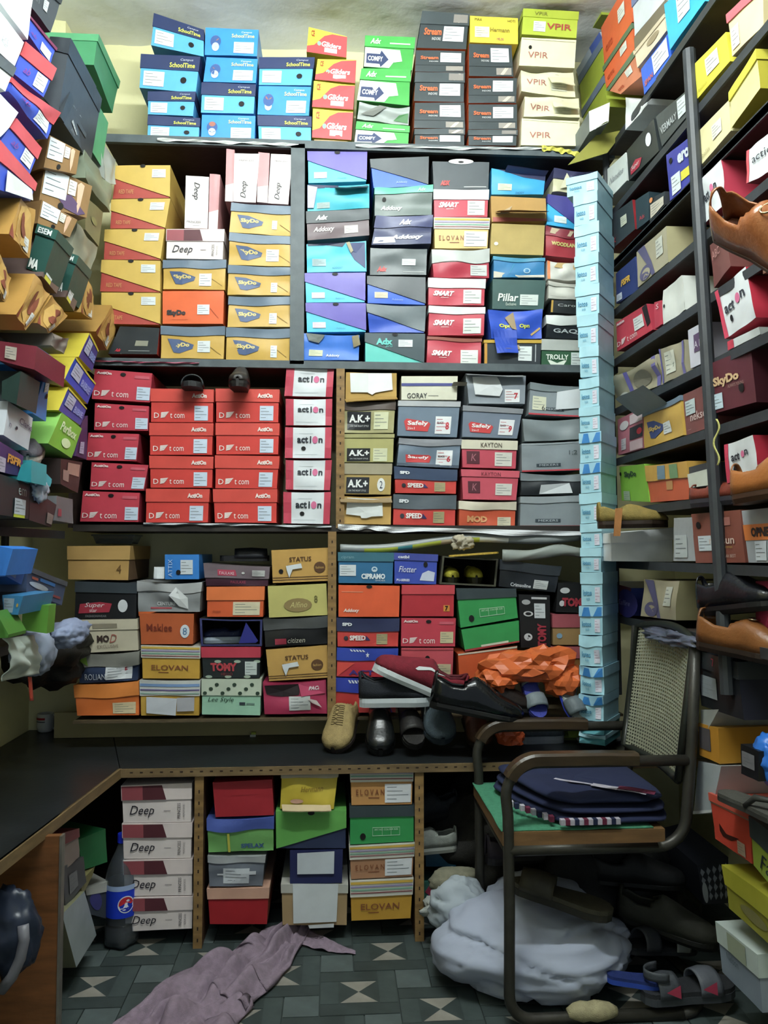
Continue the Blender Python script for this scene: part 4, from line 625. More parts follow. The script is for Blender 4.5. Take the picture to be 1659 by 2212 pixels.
gss = T('dark green shoe box with white letters', '#235048', (.2, '#2a5a50'), [('t', 'ESEM', .1, .83, .8, .96, '#dfe6e4', dict(bold=.03)), ('t', 'MA', .1, .04, .62, .26, '#dfe6e4', dict(bold=.05))])
stack('dark green pair, left rack', gl, LX(100), [((83,484,126,498,93,596,55,580), gss), ((138,541,170,553,142,641,118,630), dict(gss, n='smaller dark green box with white letters'), {'plane': LX(150)})], depth=.12)
pic = T('brown picture printed shoe box', '#5e4c48', None, [('s', .1, .1, .5, .6, '#ccd2d2'), ('p', [(.1, 0), (.5, 0), (.5, .1), (.1, .1)], '#c9c41c'), ('e', .5, .8, .3, .1, '#8a7078')])
stack('picture printed pair, left rack', gl, PL, [((122,516,150,562,122,636,90,597), pic), ((160,580,180,612,160,674,140,642), dict(pic, n='second brown picture printed box'))])
bow = lambda n: T(n, '#b08438', None, [('p', [(.08, .5), (.2, .86), (.5, .97), (.8, .86), (.92, .5), (.8, .14), (.5, .03), (.2, .14)], '#c39a48'), ('e', .5, .52, .24, .3, '#7c3c24'), ('s', .62, .04, .86, .32, '#d0d2d0'), ('p', [(0, 0), (.2, 0), (0, .3)], '#8a3a24')], cr=.5)
stack('mustard bow ended group, left rack', gl, PL, [((47,424,74,452,66,560,20,506), bow('bulging mustard shoe box with brown oval')), ((-8,540,27,600,12,655,-14,620), bow('mustard oval box cut by photo edge')), ((78,590,110,635,56,715,37,680), bow('wide mustard box with oval and tag')), ((111,636,145,682,108,722,83,698), bow('mustard box with oval and crumpled tag')), ((182,575,207,641,200,692,172,675), bow('narrow mustard box with oval')), ((243,658,256,700,232,758,206,716), bow('mustard oval box jutting beside slant boxes'))])
shoebox(*worldquad(LX(30), (8,598,78,588,42,700,-20,692)), T('', '#c99b42'), 'long mustard box side lying under the bulging oval boxes', gl) if False else None
mar = T('maroon shoe box with beige sticker', '#7a2236', None, [('s', .2, .2, .5, .8, '#b3a89c')])
lbl = T('light blue shoe box with white label', '#3f9ada', None, [('s', .05, .3, .6, .95, '#c9d3da'), ('h', .8, .5, .06, .1)])
stack('maroon and blue pair, left rack', gl, PL, [((-5,735,81,747,76,800,-8,778), mar, {'plane': LX(40)}), ((83,749,121,776,116,817,79,788), lbl), ((117,717,147,730,142,766,110,746), T('grey brown battered carton', '#7a7068', None, [], cr=.8))], depth=.2)
bb = T('yellow and indigo shoe box', '#2f45b4', None, [('s', .08, .3, .44, .85, '#b3b4d0'), ('t', 'BIBIE', .5, .3, .9, .6, '#8fa0e0', dict(bold=.03)), ('r', 0, .92, 1, 1, '#cdbb1f')], side='#cdbb1f')
stack('yellow indigo column, left rack', gl, PL, [((194,718,213,757,199,803,169,771), dict(bb, b='#4a3a84')), ((163,770,206,828,190,874,139,818), bb), ((148,835,188,882,174,920,126,886), dict(bb, b='#3c4aa0')), ((134,889,177,926,155,991,104,958), T('lime green shoe box with white lettering', '#7cc02c', None, [('t', 'Perfbox', .15, .52, .85, .8, '#dff0c0', dict(bold=.03)), ('e', .56, .28, .18, .14, '#d6e6b0')], side='#8fd05c')), ((178,908,190,897,188,994,163,986), T('dark purple shoe box on edge', '#46285a', None, [('s', .2, .1, .6, .4, '#b3a3c4')]))])
# faces turned to the camera at the aisle side of those boxes
for Q, c, tx_ in (((162,705,194,717,174,770,145,758), '#d0b81c', 'BIBI'), ((125,765,163,761,140,817,116,810), '#cfb923', 'BIB'), ((114,832,148,838,125,884,106,877), '#d2bd22', 'BIB')): pass
stack('middle bundle, left rack', gl, PL, [((93,822,108,800,100,912,70,894), T('bright blue shoe box on end', '#3a90e6', None, [('h', .8, .5, .12, .06), ('s', .4, .6, .95, .95, '#c9ced0')])), ((46,800,76,812,60,888,34,876), T('dark shoe box with neon edge', '#2c3436', None, [('s', .1, .1, .6, .5, '#c9cfc6'), ('r', 0, 0, .1, .8, '#c9cf1c'), ('e', .5, .8, .3, .1, '#6a6470')])), ((3,822,46,800,36,876,2,862), T('plain dark green box side', '#1f3a36'), {'plane': LX(28), 'depth': .12}), ((18,865,71,903,62,974,6,940), T('white shoe box with purple print', '#c6ccd6', None, [('t', 'Clarie', .45, .56, .98, .76, '#5a5470', dict(bold=.01)), ('t', 'n', .1, .3, .18, .42, '#6a6a80'), ('e', .4, .4, .04, .05, '#3a3a44')])), ((-8,948,52,985,46,1030,-8,1018), T('purple shoe box with yellow letters', '#3f2c64', None, [('t', 'FSFR', .35, .4, .9, .75, '#c98a1c', dict(bold=.05, shear=.2)), ('s', .0, .0, .3, .5, '#b8aec4')])), ((69,993,113,1035,110,1052,68,1044), T('teal shoe box corner', '#2fb0c0')), ((45,1002,69,993,68,1044,34,1038), T('teal box with bare front', '#1f9aa6'), {'plane': LX(57), 'depth': .1}), ((131,990,178,998,168,1066,130,1046), T('dark brown box with pink patches', '#3a2c2a', None, [('r', .3, .5, .9, .9, '#b08a7c'), ('r', .1, .2, .4, .6, '#a08078')]))], row=True)
stack('bottom row, left rack', gl, PL, [((-8,1020,66,1045,62,1122,-8,1112), T('black shoe box with neon strip', '#1d2a2c', None, [('t', 'em', .6, .6, .85, .8, '#9ab0b0'), ('s', .5, .08, .85, .5, '#b9c4cc'), ('r', .5, .0, .85, .09, '#c2d01c')])), ((66,1050,122,1090,112,1140,62,1124), T('dark brown shoe box with small tag', '#332a2c', None, [('s', .7, .1, .95, .5, '#8a7a74')])), ((122,1070,158,1078,158,1132,118,1125), T('dull grey shoe box with red mark', '#6f7075', None, [('r', .1, .2, .3, .5, '#a0404c')]))], row=True)
stack('lower shelf, left rack', gl, PL, [((-8,1177,29,1184,12,1245,-8,1245), T('vivid blue shoe box', '#2a7fe0'), {'plane': LX(10), 'depth': .15}), ((29,1190,60,1222,46,1264,14,1246), T('blue shoe box with grey label', '#2b66b4', None, [('s', .1, .1, .5, .9, '#8a94a4')])), ((60,1225,143,1258,134,1308,55,1278), T('picture printed flat box', '#3a4a6a', (.18, '#4a4c54'), [('e', .3, .4, .25, .12, '#a8b0bc'), ('r', .3, .62, .7, .76, '#2a6aae'), ('r', .1, .6, .25, .7, '#a4503a'), ('r', .4, .2, .9, .3, '#8a3a3a')])), ((4,1284,52,1286,40,1330,6,1328), T('blue box with pale sticker', '#2f7fb4', None, [('s', .08, .1, .62, .85, '#8fa4b8'), ('e', .82, .5, .06, .1, '#c9a03c')]), {'plane': LX(30), 'depth': .2}), ((48,1304,107,1306,102,1370,45,1362), T('plain green box lid on edge', '#5c9a2c'), {'plane': LX(78), 'depth': .05}), ((-10,1318,20,1372,18,1380,-10,1380), T('small green box corner', '#3f7a24'), {'plane': LX(5), 'depth': .1})], row=True)
# ---------------------------------------------------------------- right rack
PR = ('X', RR); gr = 'shoe boxes on the right rack'
lmg = T('lime shoe box with slate lid', '#a4b42c', (.24, '#6f7f98'), [], ro=.4)
stack('lime column, top of right rack', gr, PR, [((1250,66,1293,-16,1300,31,1250,103), lmg), ((1244,152,1296,68,1303,84,1248,166), T('pale box lid with blue end', '#b9c4d6', None, [('r', .6, 0, 1, 1, '#4a62b4')])), ((1250,166,1301,84,1305,160,1256,238), lmg), ((1257,240,1305,163,1312,230,1264,300), lmg)])
orn = T('orange shoe box with green lid', '#e2622c', (.2, '#5c7a5c'), [('s', .58, .4, .8, .72, '#dfe2dc'), ('t', 'OTS', .1, .2, .34, .36, '#c24a24', dict(bold=.05))])
stack('orange column, top of right rack', gr, PR, [((1298,60,1362,-50,1366,47,1305,140), dict(orn, lid=None, n='orange shoe box without lid')), ((1303,146,1366,50,1371,106,1310,192), orn), ((1311,195,1371,108,1385,165,1340,205), dict(orn, n='low orange and white box', b='#d8805c'))])
stack('mixed column, top of right rack', gr, PR, [((1366,0,1425,-75,1437,0,1370,80), T('pale grey blue lidded box', '#c9cfd4', (.2, '#6f7aa0'))), ((1369,82,1437,-2,1438,32,1370,112), T('grey brown box edge', '#6f6654')), ((1370,112,1437,30,1440,66,1376,148), T('cream picture printed box', '#d9cbb0', (.2, '#cfc0a4'), [('e', .6, .5, .2, .2, '#9a8a6c')])), ((1384,150,1444,70,1452,128,1391,206), T('blue shoe box with white sticker', '#2c66dc', None, [('s', .42, .2, .95, .92, '#e2eaf2'), ('t', 'SPAN', .08, .2, .38, .4, '#c05c5c', dict(bold=.04))]))])
stack('cyan column, top of right rack', gr, PR, [((1434,10,1528,-78,1524,2,1446,110), T('cyan shoe box with white sticker', '#28b4e2', None, [('s', .3, .3, .62, .9, '#e2f0f4')]))])
stack('crushed pair, top of right rack', gr, PR, [((1351,210,1405,212,1400,225,1352,282), T('white carton with torn rim', '#dfe3e4', None, [], cr=.6)), ((1271,240,1318,220,1316,264,1273,286), T('open white and grey box with yellow scrap', '#e6e8ea', None, [('h', .3, .05, .1, .08, '#cfd2d6'), ('f', .3, .9, .02, .05, -20, '#c9cf2c')], side='#5f6a6e'), {'plane': ('Y', 2.55), 'depth': .2})])
stack('upper shelf, right rack', gr, PR, [((1303,373,1352,328,1355,390,1303,444), T('off white shoe box with script', '#cfd6d2', None, [('t', 'Nandos', .3, .4, .9, .6, '#8a8e94', dict(shear=.4))])), ((1353,326,1412,255,1424,326,1358,392), T('black shoe box with red blob and white oval', '#2c3234', None, [('p', [(.1, .1), (.4, .1), (.5, .3), (.3, .42), (.1, .3)], '#b02c44'), ('t', 'Super', .14, .16, .42, .32, '#e2dcdc', dict(shear=.3)), ('e', .76, .6, .09, .2, '#dfe4ea')])), ((1416,252,1488,190,1491,243,1429,318), T('charcoal shoe box with grey lettering', '#3c4446', None, [('t', 'VERMALY', .08, .3, .62, .55, '#aab2b4', dict(bold=.02)), ('s', .66, .2, .98, .9, '#cfdbda')])), ((1491,147,1569,67,1579,132,1499,222), T('bright yellow shoe box with white sticker', '#ddd21e', None, [('s', .42, .3, .76, .8, '#efeede'), ('t', 'bellus', .16, .12, .4, .2, '#a8981c')])), ((1571,32,1650,-42,1650,55,1580,124), T('pink and cream shoe box', '#e2cf9a', (.2, '#d4606a'), [('s', .06, .1, .3, .6, '#efe2d8')]))], row=True)
stack('second shelf, right rack', gr, PR, [((1438,335,1494,292,1501,388,1447,436), T('indigo shoe box with yellow tag', '#3c3f9c', None, [('t', 'ero', .46, .6, .92, .82, '#c9d0d8', dict(bold=.05)), ('h', .2, .8, .07, .06), ('s', .14, .05, .5, .45, '#d6e0e2'), ('r', .52, .2, .84, .4, '#d9cf1c')])), ((1502,290,1575,215,1580,282,1508,365), T('pale yellow shoe box with faint sticker', '#e2d8a2', None, [('s', .5, .3, .78, .72, '#e2e2d2'), ('t', 'bellis', .16, .14, .4, .26, '#a89c6c')])), ((1577,200,1635,106,1643,190,1580,278), T('pale and bright yellow shoe box', '#dfd98c', (.25, '#cfc42c'), [], side='#b8ac1c'))], row=True)
stack('third shelf, right rack', gr, PR, [((1312,470,1367,430,1372,495,1313,547), T('black shoe box with red ends', '#343c40', None, [('r', 0, 0, .12, 1, '#c02c34'), ('s', .54, .4, .76, .7, '#c9cbb4'), ('t', 'x', .2, .1, .34, .25, '#c8303c')], side='#8f2028')), ((1372,432,1402,412,1402,476,1375,497), T('dark teal shoe box', '#2a3c44', None, [('t', 'Adx', .3, .2, .7, .34, '#b8303c')])), ((1403,430,1436,412,1438,442,1404,482), T('black box with beige sticker and orange dot', '#2c2f33', None, [('s', .1, .1, .95, .7, '#c9c2b0'), ('e', .15, .9, .12, .12, '#d98a4c')]))], row=True)
beg = T('beige shoe box with purple waves', '#aca488', None, [('p', [(.05, 1), (.3, 1), (.5, .4), (.6, 0), (.5, 0), (.36, .4)], '#5f5c80'), ('e', .3, .22, .2, .2, '#5f5c80'), ('e', .3, .18, .15, .15, '#aca488'), ('e', .3, .12, .1, .1, '#5f5c80'), ('s', .66, .35, .88, .85, '#c9ccc0')], side='#a8a078')
stack('fourth shelf, right rack', gr, PR, [((1330,591,1373,553,1378,628,1331,657), T('navy shoe box with yellow letters', '#2f3c74', None, [('t', 'FSFR', .28, .42, .72, .62, '#d9a82c', dict(shear=.2, bold=.05)), ('s', .05, .04, .3, .26, '#c9ccd6')])), ((1374,545,1440,487,1444,566,1378,622), beg)], row=True)
stack('fifth shelf, right rack', gr, PR, [((1330,697,1398,655,1411,712,1333,760), dict(dot, n='crimson shoe box with broken corner', p=dot['p'][:4]+[('s', .56, .3, .84, .75, '#dfe2e0'), ('t', 'action', .04, .86, .3, .94, '#f2e2e0'), ('p', [(.86, .95), (1, 1), (1, .3), (.9, .2)], '#241a1c')])), ((1412,652,1429,647,1431,701,1414,712), T('torn strip of crimson box', '#c2344a', None, [('t', 'S', .3, .7, .7, .9, '#e6ccd0')])), ((1430,627,1472,593,1481,669,1435,703), T('plain white shoe box with finger hole', '#d6d9d2', None, [('h', .12, .5, .04, .05)], cr=.3))], row=True)
bgp = T('crushed beige shoe box with purple stripes', '#9c957c', None, [('p', [(.28, 1), (.36, 1), (.5, 0), (.42, 0)], '#5a5496'), ('r', .9, 0, .97, 1, '#6a649c'), ('e', .62, .5, .2, .3, '#7f7a6a'), ('e', .2, .12, .14, .14, '#c6c6bc')], cr=1.0)
stack('sixth shelf, right rack', gr, PR, [((1325,815,1422,764,1431,830,1330,870), bgp), ((1424,754,1478,732,1485,806,1432,830), dict(bgp, n='beige shoe box with taped edges', cr=.4, p=[('s', .2, .2, .62, .85, '#c9cbbc'), ('t', '5', .5, .36, .56, .5, '#5a6a5a'), ('r', .88, 0, .98, 1, '#6a649c'), ('r', 0, 0, .06, 1, '#5a5496')])), ((1486,713,1520,693,1520,784,1492,798), T('lilac white shoe box with mauve panel', '#c6c6d2', None, [('r', .35, .35, 1, .8, '#5c4466'), ('t', 'A P', .4, .45, .9, .62, '#d9d0e0')]))], row=True)
stack('seventh shelf, right rack', gr, PR, [((1334,906,1388,879,1391,969,1335,984), T('pink and white striped shoe box', '#b86a78', None, [('r', .5, .7, 1, .95, '#d4c0c4'), ('r', .5, .3, 1, .62, '#3a3438'), ('r', .5, .02, 1, .26, '#d4b4bc'), ('e', .28, .75, .18, .12, '#cfc6c6'), ('s', .16, .1, .36, .4, '#c2b8bc'), ('e', .88, .46, .1, .08, '#c02c3c')])), ((1391,891,1471,854,1478,940,1392,969), dict(sky(st=(.52, .2, .72, .5), lf=.12), n='mustard badge box with lifted grey lid', p=[('p', [(u, v*.8) for u, v in PICK], '#3f4a80'), ('t', 'SkyDo', .16, .36, .45, .52, '#cfae50', dict(bold=.05)), ('s', .52, .2, .72, .5), ('f', -.15, .7, .98, .09, 35, '#8a9aa4')])), ((1475,852,1522,830,1530,925,1483,942), T('reddish brown shoe box with white letters', '#7a4440', None, [('s', .1, .45, .55, .8, '#b4c4c6'), ('t', 'nekse', .3, .28, .98, .48, '#d9c6c0'), ('ln', (.1, .1), (.28, .1), '#b8a09c')]))], row=True)
stack('eighth shelf, right rack', gr, PR, [((1337,1008,1393,1001,1404,1085,1342,1082), T('green shoe box with dark lettering', '#7fb42c', None, [('t', 'SkyDo', .2, .64, .66, .84, '#2c3c34', dict(bold=.04)), ('h', .05, .78, .04, .06), ('s', .12, .02, .36, .28, '#9aa88c')])), ((1394,1007,1487,996,1491,1079,1404,1086), T('mustard and orange box with striped flap', '#c4562c', (.42, '#c99b3c'), [('r', .34, .6, .52, .98, '#6a8494'), ('r', .62, .6, .8, .98, '#6f9468'), ('r', .5, .3, .64, .54, '#b9864c')], cr=.2)), ((1487,1009,1537,996,1541,1051,1492,1056), T('grey shoe box with handwritten label', '#3c4044', None, [('pp', [(.02, .02), (.98, .05), (.96, .72), (.02, .66)], '#c9cfc2'), ('t', 'A x 3 4', .2, .5, .8, .6, '#4a4a40'), ('t', 'm 6 6 9', .2, .36, .8, .44, '#4a4a40')]))], row=True)
stack('ninth shelf, right rack', gr, PR, [((1318,1152,1455,1140,1454,1214,1320,1213), T('white shoe box with open lid', '#eef2f6', (.35, '#f2f5f8'), [], cr=.2), {'plane': ('Y', 2.40), 'depth': .22}), ((1455,1118,1495,1116,1503,1213,1454,1213), T('silver grey shoe box with sticker', '#a3a8ac', None, [('s', .1, .08, .7, .6, '#b9c2c4')])), ((1492,1110,1600,1100,1611,1216,1503,1217), T('brown shoe box with finger hole and sticker', '#84493c', None, [('h', .15, .76, .05, .07), ('s', .12, .24, .4, .54, '#c2ced6'), ('t', 'neksun', .36, .36, .86, .52, '#d9c0b4', dict(bold=.01)), ('t', 'format', .62, .28, .82, .33, '#b89a3c'), ('r', .6, .72, .8, .88, '#a86a60'), ('t', 'TO WEAR BEST', .5, .1, .86, .16, '#c9b0a4')])), ((1601,1102,1664,1095,1664,1217,1617,1217), T('grey shoe box with orange band', '#a0a6ae', None, [('r', 0, .42, 1, .72, '#d9782c'), ('t', 'OPNE', .3, .48, 1, .66, '#2c2624', dict(bold=.05)), ('s', .4, .04, .9, .4, '#c9d2dc')]))], row=True)
stack('tenth shelf, right rack', gr, PR, [((1309,1255,1364,1270,1364,1331,1311,1324), T('maroon and indigo shoe box with pale print', '#6a2c3c', None, [('e', .86, .42, .4, .5, '#34307a'), ('p', [(.08, .2), (.34, .3), (.4, .6), (.14, .7)], '#c9a8b4'), ('r', .28, .04, .5, .24, '#c9b03c'), ('t', 'Saffire', .5, .34, .98, .52, '#8a88c4', dict(shear=.3))], side='#2c3a84')), ((1391,1250,1469,1254,1459,1341,1386,1331), dict(beg, n='beige wave printed box low on the rack', cr=.4))], row=True)
stack('stack beyond dark upright, right rack', gr, PR, [((1498,403,1559,343,1568,440,1517,487), dict(act, n='white box with crimson edge behind loafer', p=[('r', 0, 0, .14, 1, '#cf4458'), ('t', 'act', .28, .42, .5, .62, '#2c3038', dict(bold=.03)), ('e', .62, .58, .06, .1, '#d86a96'), ('t', 'n', .7, .5, .78, .64, '#2c3038', dict(bold=.03)), ('h', .42, .28, .05, .07)])), ((1613,326,1680,270,1680,362,1613,398), dict(act, n='white box cut by photo edge', p=[('r', 0, 0, .08, 1, '#d8505a'), ('t', 'action', .2, .5, 1, .7, '#2c3038')])), ((1544,631,1610,574,1634,686,1567,734), dict(act, n='big white box with glossy red side', p=[('r', 0, 0, .12, 1, '#cf3a58'), ('t', 'act', .2, .42, .52, .62, '#2c3038', dict(bold=.03)), ('e', .66, .56, .08, .1, '#d86a96'), ('t', 'n', .76, .5, .88, .64, '#2c3038', dict(bold=.03)), ('h', .36, .28, .05, .07)], side='#b8223a')), ((1518,791,1622,749,1635,869,1529,898), T('large maroon shoe box with gold lettering', '#5c2630', None, [('t', 'SkyDo', .2, .46, .74, .68, '#c9a87c', dict(bold=.05)), ('e', .1, .85, .07, .08, '#d96a3c'), ('t', 'S', .08, .81, .12, .89, '#e6dcd4', dict(bold=.05)), ('s', .12, .06, .36, .36, '#b8ccd8'), ('h', .76, .34, .05, .09), ('t', 'ALWAYS YOUNG', .5, .4, .82, .46, '#a08478')], side='#4c1f2a')), ((1564,960,1628,938,1641,1022,1571,1046), dict(act, n='lower white box with red side', p=[('r', 0, 0, .14, 1, '#cf3a58'), ('t', 'act', .24, .5, .52, .7, '#2c3038', dict(bold=.03)), ('e', .62, .62, .06, .09, '#d86a96'), ('t', 'n', .7, .56, .8, .7, '#2c3038', dict(bold=.03)), ('h', .34, .3, .05, .07)], side='#b8223a'))], depth=.22)
stack('floor stack, right rack', gr, PR, [((1502,1403,1594,1430,1608,1557,1514,1525), T('big black shoe box with grey sticker', '#1f2126', (.3, '#2c3036'), [('s', .06, .2, .46, .58, '#8f98a0', '#8a9298'), ('h', .82, .4, .03, .1), ('t', '7', .44, .8, .5, .94, '#b82c4c')], side='#1c1d2c', ro=.3)), ((1533,1712,1621,1752,1626,1868,1544,1812), T('orange shoe box with black swoosh', '#c43e28', (.16, '#c8503c'), [('p', [(.18, .42), (.24, .3), (.5, .26), (.72, .34), (.5, .2), (.26, .18), (.18, .26)], '#3a1a14'), ('r', 0, .8, .98, .86, '#8f7a68'), ('s', .66, .04, .86, .3, '#b39a84')])), ((1620,1762,1672,1800,1672,1925,1628,1870), T('lime shoe box under dark grey lid', '#8fa42c', (.42, '#3c464c'), [('t', 'Fa', .4, .14, .9, .44, '#23303a', dict(shear=.3))])), ((1562,1868,1672,1945,1672,2050,1575,1962), T('bright yellow shoe box near the floor', '#8f8a1c', (.45, '#a8a414'), [('e', .6, .3, .3, .14, '#7a7440')])), ((1548,1990,1640,2062,1648,2190,1560,2100), T('pale grey shoe box with taped white lid', '#7f8a98', (.4, '#bcc8c2'), [('r', .28, .62, .74, .98, '#98a088'), ('t', 'Nelson', .2, .4, .5, .54, '#55606a')], side='#8a94a0')), ((1505,1868,1574,1850,1574,1952,1520,1956), T('black and silver chequered box', '#22242c', None, [('p', [(.1+.2*i, .1+.2*j), (.2+.2*i, .2+.2*j), (.1+.2*i, .3+.2*j), (.05+.2*i, .2+.2*j)], '#7f848c') for i in range(5) for j in range(4)]+[('e', .12, .3, .1, .26, '#9aa0a4')]), {'plane': ('Y', 2.25)})])
stack('gap behind the chair, right rack', gr, PR, [((1508,1560,1552,1572,1556,1652,1510,1632), T('yellow carton with grey window', '#c78a12', None, [('r', .05, .25, .6, .9, '#5a5458')], side='#c98f14')), ((1508,1642,1558,1654,1538,1757,1497,1760), T('white carton standing on end', '#aab2b8', None, [('r', .0, .0, 1, .06, '#dfe2e4')])), ((1512,1532,1554,1532,1530,1576,1514,1570), T('bent white paper lid', '#a6aaa6')), ((1600,1605,1640,1622,1640,1690,1600,1672), T('black box with pale sticker', '#17181a', None, [('s', .1, .3, .8, .8, '#77767c')]))])
rows = ['cyan column, top of right rack', 'upper shelf, right rack', 'second shelf, right rack', 'third shelf, right rack', 'fourth shelf, right rack', 'fifth shelf, right rack', 'sixth shelf, right rack', 'seventh shelf, right rack', 'eighth shelf, right rack', 'ninth shelf, right rack', 'tenth shelf, right rack']
rz = [ROWZ[r_][0]-.003 for r_ in rows]; print('RACKZ', [round(z, 3) for z in rz])
rz = [zR(1391, 207)-.003]+rz[1:]; rz[1] = zR(1424, 328)-.004
rack('dark metal rack of slanting shoe boxes along the right wall', 1, [(z, 1.05, 2.69) for z in rz],
     [(onX(1336, 1500, RR-.006), onX(1308, 300, RR-.006), .012), (onX(1572, 1500, RR-.012), onX(1488, 110, RR-.012), .017)], RR)
# ---------------------------------------------------------------- column of pale blue boxes in the corner
def blue_column():
    ys = [(372, 412), (412, 478), (478, 545), (545, 610), (612, 676), (678, 745), (747, 812), (814, 876), (878, 930), (932, 996), (998, 1062), (1064, 1128), (1130, 1182), (1184, 1236), (1237, 1308), (1310, 1372), (1374, 1440), (1442, 1502), (1504, 1560), (1562, 1588), (1590, 1612)]
    n = len(ys); th = math.radians(36); d1 = Vector((-math.cos(th), math.sin(th), 0)); d2 = Vector((math.sin(th), math.cos(th), 0))
    patch = {9, 10, 15, 17, 18}
    for i, (a, b) in enumerate(ys):
        xm = 1290+16*i/n+R.uniform(-2, 2); xl = 1236+18*min(1, i/7)+R.uniform(-2, 2); xr = xm+30
        if i == 0: xl -= 10
        c = onY(xm, (a+b)/2, 2.46); 
        nf = d1.cross(Vector((0, 0, 1))).normalized()
        zt = onY(xm, a, 2.46).z; zb = onY(xm, b, 2.46).z
        L = onP(xl, (a+b)/2, c, nf); w = max(.05, min(.16, (Vector((L.x, L.y, 0))-Vector((c.x, c.y, 0))).length))
        A = Vector((c.x, c.y, 0)); Bp = A+d1*w; up = Vector((0, 0, 1))
        sk = R.uniform(-.004, .004)
        q = [Bp+up*(zt+sk), A+up*zt, A+up*zb, Bp+up*(zb+sk)]
        pr = [('t', 'lotos', .1, .30, .5, .48, '#3a88ae', dict(bold=.02)), ('t', 'kids', .26, .16, .42, .25, '#4a98b8'), ('s', .66, .1, .9, .56, '#d6d6e4', '#b08aa0')]
        if i in patch: pr += [('p', [(.1, .66), (.5, .66), (.42, .98), (.2, .98)], '#2f7fc4'), ('p', [(.6, .66), (.98, .66), (.98, .98), (.8, .98)], '#2f7fc4')]
        if i > n-3: pr = []
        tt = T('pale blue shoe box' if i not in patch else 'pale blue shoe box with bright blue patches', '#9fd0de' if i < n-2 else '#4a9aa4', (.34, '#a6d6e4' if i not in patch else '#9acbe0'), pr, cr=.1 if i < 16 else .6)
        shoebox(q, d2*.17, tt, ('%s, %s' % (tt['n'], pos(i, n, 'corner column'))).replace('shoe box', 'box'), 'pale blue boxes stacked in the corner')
blue_column()
